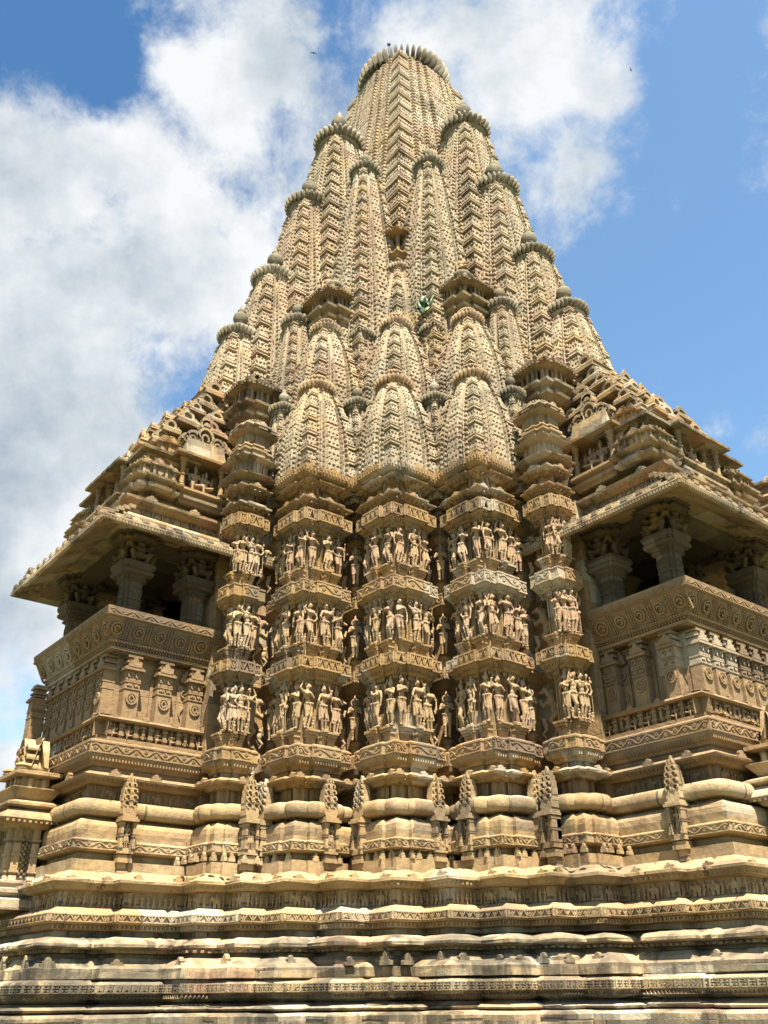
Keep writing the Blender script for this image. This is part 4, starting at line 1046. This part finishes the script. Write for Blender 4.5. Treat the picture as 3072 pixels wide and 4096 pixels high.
def build_roof():
    r = random.Random(4)
    B = rect(5.6, -1.62, 8.45, 1.62); BV = lambda c, n: n[0] > .5 or abs(n[1]) > .5
    mb = MB()
    loft(mb, B, [(-.3, 9.3), (-.10, 9.60), (-.12, 9.88)])
    for a, t, n, L in edges(B, -.12, BV):      # diamond frieze
        k = int(L / .2)
        for i in range(k):
            u = (i + .5) * L / k; wedge(mb, a, t, n, [(u - .08, 9.74), (u, 9.66), (u + .08, 9.74), (u, 9.82)], .04); bx(mb, a, t, n, u + .1, 9.74, .02, .05, .16)
    root = mb.obj('balcony_roof', M_EAVE, temple)
    mb = MB()     # round roll above the eave
    Q = np.array(subdiv(B, .1)); loft(mb, [tuple(q) for q in Q], [(-.1, 9.38)] + [(.05 + .11 * math.sin(x), 9.50 - .11 * math.cos(x)) for x in np.linspace(.2, 2.9, 9)] + [(-.1, 9.62)]); mb.obj('roof_roll', M_WALL, root, smooth=True)
    mb = MB(); loft(mb, B, [(-.15, 9.83), (-.08, 9.84), (.02, 9.88), (.10, 9.92), (.11, 9.97), (.02, 10.01), (-.1, 10.03)], .1, .008); dentils(mb, B, .03, 9.89, .05, .03, .04, .11, BV)
    for a, t, n, L in edges(B, .1, BV):
        for u in np.arange(.5, L, .9): antefix(mb, a, t, n, u, 9.97, .22, .10, .08)
    mb.obj('roof_ledge', M_EAVE, root)
    mb = MB()     # solid stepped core
    def tier(x1, yh, z0, z1): mb.box(((5.0 + x1) / 2, 0, (z0 + z1) / 2), (x1 - 5.0, 2 * yh, z1 - z0))
    for x1, yh, z0, z1 in ((8.2, 1.42, 9.9, 10.4), (7.75, 1.25, 10.3, 11.45), (7.5, 1.08, 11.4, 11.9), (7.2, .95, 11.85, 12.35), (6.95, .82, 12.3, 12.75), (6.65, .7, 12.7, 13.2), (6.35, .6, 13.1, 13.7)): tier(x1, yh, z0, z1)
    mb.obj('roof_core', M_EAVE, root)
    # blocks of the stepped roof, each one a stone of its own
    tiers = [(8.02, 1.20, 11.48, 3, 2, .44), (7.80, 1.12, 11.86, 3, 2, .42), (7.52, 1.02, 12.24, 3, 2, .42), (7.25, .90, 12.62, 2, 2, .42), (6.98, .76, 13.02, 2, 2, .42), (6.68, .62, 13.44, 2, 1, .46)]
    for x1, yh, z, ne, nsd, h in tiers:
        for i in range(ne):
            y = -yh + .26 + i * (2 * yh - .52) / max(1, ne - 1); m = MB(); kuta(m, 0, 0, 0, .46 * r.uniform(.8, 1.15), h * r.uniform(.75, 1.15), 0, r.uniform(.3, .46)); m.obj('roof_block', M_EAVE if r.random() < .7 else M_WALL, root, (x1 - .05 + r.uniform(-.08, .08), y, z + r.uniform(-.04, .04)), r.uniform(-.12, .12))
        for sd in (-1, 1):
            for i in range(nsd + 1):
                m = MB(); kuta(m, 0, 0, 0, .44 * r.uniform(.8, 1.2), h * r.uniform(.75, 1.2), 0, r.uniform(.3, .48)); m.obj('roof_block', M_EAVE if r.random() < .7 else M_WALL, root, (x1 - .22 - i * .56 + r.uniform(-.06, .06), sd * (yh + r.uniform(-.04, .1)), z + r.uniform(-.04, .04)), sd * math.pi / 2 + r.uniform(-.12, .12))
    # pillared niches
    m = aedicule(1.35, .75, 10.48, 11.20, 0); o = m.obj('roof_niche', M_EAVE, root, (8.30, 0, 0)); 
    m = aedicule(1.0, .9, 10.48, 11.20, 0)
    for y in (1.05, -1.05): m.obj('roof_niche', M_EAVE, root, (8.12, y * .88, 0))
    m = aedicule(1.0, .7, 10.48, 11.22, 0)
    for sd in (-1, 1): 
        o = m.obj('roof_niche', M_WALL, root, (7.02, sd * 1.66, 0), sd * math.pi / 2)
    sp = [(8.1, 0, 0, SEAT1), (7.02, 1.50, math.pi / 2, SEAT2), (7.02, -1.50, -math.pi / 2, SEAT1)]
    for x, y, rz, me in sp: link('seated_statue', me, root, (x, y, 10.58), rz, .80)
    # mini shrines at the corners and a smaller one behind each
    for sd in (-1, 1):
        mini_shrine(.78, 10.30, M_EAVE).obj('corner_shrine', M_EAVE, root, (7.95, sd * 1.30, 0)); mini_shrine(.62, 11.05, M_EAVE).obj('corner_shrine', M_WALL, root, (7.62, sd * 1.12, 0))
    # fretted gable above the side niche
    for sd in (-1, 1):
        g = MB(); g.box((0, 0, 11.48), (.5, .95, .42), top=(.8, .85)); a, t, n = np.array((.18, -.5)), np.array((0., 1.)), np.array((1., 0.))
        th = np.linspace(-.3, math.pi + .3, 11)
        for u, z, w_, h_ in ((.5, 11.80, .17, .24), (.22, 11.72, .13, .16), (.78, 11.72, .13, .16), (.5, 12.08, .11, .14), (.08, 11.66, .09, .1), (.92, 11.66, .09, .1)):
            ribbon(g, a, t, n, np.column_stack([u + np.cos(th) * w_, z + np.sin(th) * h_]), .055, .16, -.16); ribbon(g, a, t, n, np.column_stack([u + np.cos(th * 1.4) * w_ * .45, z + np.sin(th * 1.4) * h_ * .45]), .04, .12, -.14)
        wedge(g, a, t, n, [(.40, 12.1), (.60, 12.1), (.62, 12.25), (.5, 12.42), (.38, 12.25)], .12, -.12)
        g.obj('roof_gable', M_EAVE, root, (7.0, sd * 1.40, 0), sd * math.pi / 2)
    return root
rf = build_roof(); rf2 = copy_tree(rf); rf2.rotation_euler = (0, 0, math.pi / 2); rf2.scale = (1, -1, 1)

# pedimented towers over the pier next to each balcony
def near_tower():
    mb = MB(); p = ratha(.33, .17, .05)
    loft(mb, p, [(-.1, 10.5), (-.1, 10.62), (.0, 10.66), (.08, 10.71), (.09, 10.75), (.0, 10.79), (-.06, 10.80), (-.06, 11.12), (.02, 11.14), (.09, 11.18), (.10, 11.21), (.03, 11.25), (-.04, 11.27), (.0, 11.3), (-.05, 11.34)], .1, .006)
    for a, t, n, L in edges(p, -.08, VIS):
        k = max(1, int(L / .11))
        for i in range(k): bx(mb, a, t, n, (i + .5) * L / k, 11.0, .05, .05, .26)
    loft(mb, p, [(-.03, 11.33), (-.03, 11.46), (.0, 11.47), (.0, 11.52), (-.07, 11.54), (-.08, 11.62), (-.04, 11.63), (-.05, 11.67), (-.14, 11.7), (-.15, 11.76), (-.24, 11.8)], .1, .006)
    p2 = ratha(.30, .15, .05, -.08, -.08)
    loft(mb, p2, [(-.05, 11.7), (-.05, 12.05), (.06, 12.09), (.08, 12.12), (.0, 12.16), (.0, 12.25), (.06, 12.28), (.05, 12.32), (-.08, 12.37), (-.02, 12.40), (-.04, 12.44), (-.2, 12.5)], .1, .006)
    for a, t, n, L in edges(p2, .05, VIS):
        if L > .15: antefix(mb, a, t, n, L / 2, 12.2, .2, .14, .06); antefix(mb, a, t, n, L / 2, 12.33, .16, .10, .06)
    for a, t, n, L in edges(p, -.05, VIS):
        if L > .3: antefix(mb, a, t, n, L / 2, 11.33, .3, .28, .08)
    return mb.mesh('corner_tower', M_EAVE)
NT_ = near_tower()
for i, (x, y) in enumerate(both(*NP)):
    o = link('corner_tower', NT_, temple, (x, y, 2.3), 0, (1.0, 1.0, .78))
    link('crown_disc', CROWN_S, o, (-.1, -.1, 12.5), 0, .24)
# open pavilions in front of the half spires
def pavilion(w, z):
    mb = MB(); p = ratha(w / 2, w * .26, w * .08)
    loft(mb, p, [(-.15, z - .45), (-.02, z - .36), (.0, z - .3), (-.1, z - .28), (-.06, z - .18), (.06, z - .12), (.07, z - .06), (-.06, z)], .1, .006)
    loft(mb, p, [(-.16, z - .05), (-.16, z + .36)])
    for a, t, n, L in edges(p, -.12, VIS):
        k = max(1, int(L / .14))
        for i in range(k + 1): bx(mb, a, t, n, min(max(i * L / k, .03), L - .03), z + .15, .05, .06, .36)
    loft(mb, p, [(-.1, z + .30), (.03, z + .33), (.10, z + .37), (.11, z + .40), (.03, z + .43), (-.02, z + .45), (.02, z + .47), (.02, z + .50), (-.06, z + .53), (-.04, z + .56), (-.12, z + .60), (-.11, z + .63), (-.2, z + .67), (-.2, z + .70), (-.3, z + .76)], .1, .006)
    dentils(mb, p, .08, z + .345, .035, .035, .04, .08)
    for a, t, n, L in edges(p, -.02, VIS):
        if L > .2: antefix(mb, a, t, n, L / 2, z + .45, .22, .2, .06)
    return mb
pm_ = pavilion(1.02, 16.0).mesh('roof_pavilion', M_EAVE); pb = pavilion(.85, 13.0).mesh('roof_pavilion', M_EAVE)
for i, (x, y) in enumerate(both(4.18, 1.98)):
    o = link('roof_pavilion', pm_, temple, (x, y, 0)); link('finial', FIN, o, (0, 0, 16.7), 0, .55)
    s_ = link('pavilion_base', spire_mesh('pavilion_base', .52, .45, 2.9, .1, .03, (0, 1)), o, (0, 0, 12.8))
    link('seated_statue', SEAT1, o, (.0, .0, 17.2) if i else (.12, -.10, 16.95), R(45), .75)
for (x, y) in both(5.85, 1.42): link('roof_pavilion', pb, temple, (x, y, 0))
# niche with figures on the corner of the main spire
mb = MB(); p = ratha(.30, .16, .04)
loft(mb, p, [(-.12, -.35), (-.05, -.25), (.02, -.2), (.0, -.12), (.07, -.04), (.07, .0), (-.04, .02)]); loft(mb, rect(-.3, -.3, .08, .08), [(0, 0), (0, .5)])
for q in ((.24, .24), (.24, -.22), (-.22, .24)): mb.lathe((*q, 0), [(.04, 0), (.035, .2), (.05, .22), (.035, .25), (.05, .5)], 10)
loft(mb, p, [(-.1, .48), (.02, .48), (.10, .50), (.11, .54), (.0, .64), (-.12, .74), (-.25, .78)], .1, .004)
o = mb.obj('spire_niche', M_WALL, mso, (2.60, 2.60, 18.15 - MSZ)); o.scale = (1.35, 1.35, 1.3)
for (x, y, rz) in ((2.84, 2.62, 0), (2.62, 2.84, math.pi / 2)):
    link('statue', FIG[7], mso, (x, y, 18.17 - MSZ), rz, .58)

# ------------------------------------------------------------------ shrines on the balcony ends
def end_shrine():
    mb = MB(); p = rect(-.5, -.42, .15, .42); AN = lambda c, n: n[0] > .5 or abs(n[1]) > .5
    loft(mb, p, [(.25, 3.1), (.25, 3.25), (.12, 3.3), (.20, 3.36), (.20, 3.42), (.05, 3.45), (.05, 3.5), (.08, 3.52), (.08, 3.56), (-.05, 3.58)], .1, .006)
    loft(mb, p, [(-.12, 3.55), (-.12, 4.45)])
    for a, t, n, L in edges(p, -.12, AN):
        for u in (.06, L - .06): bx(mb, a, t, n, u, 4.0, .12, .07, .9)
        for z in (3.72, 3.98, 4.22): 
            for u in (.06, L - .06): bx(mb, a, t, n, u, z, .15, .09, .04)
        nu = 5; cw = .045
        for i in range(nu):
            for j in range(15):
                if (i + j) % 2 == 0: bx(mb, a, t, n, L / 2 + (i - 2) * cw, 3.64 + j * .045, cw * .9, .04, .04)
    loft(mb, p, [(-.1, 4.40), (-.02, 4.43), (.02, 4.50), (.20, 4.50), (.23, 4.53), (.21, 4.58), (.08, 4.70), (-.1, 4.72)], .1, .006)
    dentils(mb, p, .17, 4.49, .04, .04, .05, .09, AN)
    loft(mb, p, [(-.1, 4.70), (.05, 4.72), (.16, 4.76), (.16, 4.80), (.0, 4.86), (-.05, 4.88), (.03, 5.0), (.08, 5.06), (.08, 5.08), (-.1, 5.1)], .1, .006)
    loft(mb, p, [(-.1, 5.08), (-.1, 5.28), (.06, 5.30), (.06, 5.36), (-.1, 5.4)], .1, .005)
    for a, t, n, L in edges(p, -.1, AN):
        k = int(L / .16)
        for i in range(k): bx(mb, a, t, n, (i + .5) * L / k, 5.18, .07, .08, .2)
    loft(mb, p, [(-.16, 5.36), (-.14, 5.46), (-.22, 5.48), (-.30, 5.85), (-.36, 6.0)], .1, .006)
    a, t, n = np.array((-.12, -.5)), np.array((0., 1.)), np.array((1., 0.)); th = np.linspace(-.3, math.pi + .3, 9)
    for z in (5.46, 5.62, 5.78):
        for u in (.3, .5, .7): ribbon(mb, a, t, n, np.column_stack([u + np.cos(th) * .075, z + np.sin(th) * .07]), .04, .2, -.05)
    for y in (-.3, .3): mb.lathe((.08, y, 5.38), [(.09, 0), (.11, .03), (.08, .05), (.12, .08), (.10, .11), (.04, .14)], 14)
    return mb.mesh('end_shrine', M_NEW)
ES = end_shrine(); ES.materials[0] = M_PLIN
link('end_shrine', ES, temple, (9.1, .12, .02), 0, (1, 1, .94)); link('end_shrine', ES, temple, (.5, 9.15, .02), math.pi / 2, (1, 1, .94))
for o, l in ((bal, 'shaded balcony on the left side'), (bal2, 'shaded balcony on the right side')): o['label'] = l

# ------------------------------------------------------------------ things apart from the temple
def world_of(x, y, z): return AX + bdir * x + adir * y + Vector((0, 0, z))
# prickly pear growing out of a small turret
M_CAC = plain('cactus_green', (0.03, 0.06, 0.012), .5); M_CAC2 = plain('cactus_pale', (0.12, 0.16, 0.06), .5)
tx, ty = 2.86, 3.92
root = bpy.data.objects.new('prickly_pear', None); col.objects.link(root); root.location = world_of(tx, ty, 15.62)
tag(root, 'green prickly pear cactus sprouting from the ribbed crown of a small turret', 'cactus')
rr = random.Random(3)
for i in range(22):
    m = MB(); ell(m, (0, 0, .14), (.028, .085, .14), 12)
    ang = rr.uniform(0, 6.28); d = rr.uniform(.02, .24)
    o = m.obj('cactus_pad', M_CAC if rr.random() < .8 else M_CAC2, root, (math.cos(ang) * d - .12, math.sin(ang) * d * .4 - .08, rr.uniform(-.06, .26)), smooth=True); o.scale = (.8,) * 3; o.rotation_euler = (rr.uniform(-.4, .4), rr.uniform(-.5, .5), rr.uniform(0, 3))
# birds
M_BIRD = plain('bird_grey', (0.03, 0.03, 0.035), .7)
def bird(px, py, dist, size, label):
    m = MB(); caps(m, (-.13, 0, 0), (.1, 0, .0), .03, .05); ell(m, (.15, 0, .02), (.045, .04, .04)); caps(m, (.18, 0, .02), (.24, 0, .01), .015, .004, 6); caps(m, (-.13, 0, 0), (-.28, 0, 0), .03, .012)
    for s in (-1, 1):
        m.add([(.08, s * .03, .02), (-.08, s * .03, .02), (-.04, s * .3, .12), (.06, s * .28, .13), (-.14, s * .52, .05), (-.08, s * .5, .06)], [(0, 1, 2, 3)[::s], (3, 2, 4, 5)[::s]])
    o = m.obj('bird', M_BIRD, None, Vector((0, 0, EYE)) + pixdir(px, py) * dist, rr.uniform(0, 6)); o.scale = (size,) * 3
    tag(o, label, 'bird', 'birds over the temple')
bird(1255, 213, 70, .5, 'tiny dark bird flying in the cloudy sky left of the tower top'); bird(2523, 280, 70, .4, 'tiny dark bird flying in the clear blue sky right of the tower')
# lightning rod with a bird-like blue cap on the crown
m = MB(); m.lathe((0, 0, 0), [(.015, 0), (.015, .5), (.03, .51), (.055, .55), (.06, .6), (.03, .66), (.008, .68)], 12)
m.obj('lightning_rod', plain('dark_blue_metal', (0.02, 0.04, 0.09), .5), temple, (1.45, .95, 29.1))

# far temples glimpsed beyond the left balcony
def far_temple(x, y, s, label, zt):
    r = bpy.data.objects.new('stone_temple', None); col.objects.link(r); r.location = (x, y, 0); r.rotation_euler = (0, 0, TROT)
    tag(r, label, 'temple')
    b = MB(); loft(b, rect(-3, -3, 3, 3), [(0, 0), (.4, .6), (.4, 1.0), (0, 1.2), (.1, 2.4), (.3, 2.5), (.3, 2.8), (0, 3.0), (0, 4.4), (.3, 4.5), (.3, 4.8), (-.2, 5.0)], .4, .02); dentils(b, rect(-3, -3, 3, 3), 0, 3.7, .3, 1.2, .25, .6); b.obj('temple_wall', M_LOW, r)
    sp = spire_mesh('spire_body', 1.7, .8, zt - 5.0, .25, .06, (0, 1)); o = link('spire_body', sp, r, (0, 0, 5.0)); link('crown_disc', CROWN, o, (0, 0, zt - 5.0), 0, 1.1)
    return r
far_temple(-14.25, 30.0, 1, 'far small temple whose pinkish spire shows past the left edge', 10.3)
# roof of the hall that runs on beyond the right balcony, still part of the temple
m = MB()
for i, (x, y, z, w_, h_) in enumerate(((-4.3, 7.5, 9.6, 2.4, .8), (-4.3, 7.4, 10.4, 2.1, .8), (-4.35, 7.3, 11.15, 1.7, .7))):
    loft(m, ratha(w_ / 2, w_ * .25, .12, x, y), [(-.2, z - .6), (-.2, z), (.1, z + .05), (.18, z + .1), (.1, z + .18), (-.1, z + .25), (-.1, z + .45), (.05, z + .5), (.05, z + .55), (-.2, z + .65), (-.25, z + h_)], .12, .012)
loft(m, rect(-8, 2, -1.9, 6.6), [(0, 3), (0, 9.6), (.4, 9.7), (.4, 9.9), (0, 10.1), (-.2, 10.6)], .2, .01)
hr = m.obj('hall_roof', M_EAVE, temple)
for x, y, z in ((-3.5, 7.2, 11.3), (-3.9, 7.5, 11.45), (-4.6, 7.6, 11.2)):
    k = MB(); kuta(k, 0, 0, 0, .7, .6, 0); k.obj('roof_block', M_EAVE, hr, (x, y, z), math.pi / 2)

# ------------------------------------------------------------------ ground
m = MB(); g = np.linspace(-1, 1, 41); gx = np.sign(g) * np.abs(g) ** 2 * 1500
P = np.array([[(x, y, 0.0) for x in gx] for y in gx + 20]); m.grid(P)
gm = bpy.data.materials.new('dusty_lawn'); gm.use_nodes = True; t = NT(gm.node_tree); bs = gm.node_tree.nodes['Principled BSDF']; bs.inputs['Roughness'].default_value = .95
ps = t.n('ShaderNodeNewGeometry').outputs['Position']
c = t.mix(t.mapr(t.noise(ps, .35, 6, .6), .42, .6), (0.13, 0.11, 0.06, 1), (0.05, 0.075, 0.02, 1)); c = t.mix(.4, c, t.ramp(t.noise(ps, 9, 6, .7), [(.3, (.3, .3, .3)), (.7, (.7, .7, .7))]), 'OVERLAY'); t.l(c, bs.inputs['Base Color'])
tag(m.obj('ground', gm), 'dry lawn and bare earth round the temple', 'ground', None, 'structure')
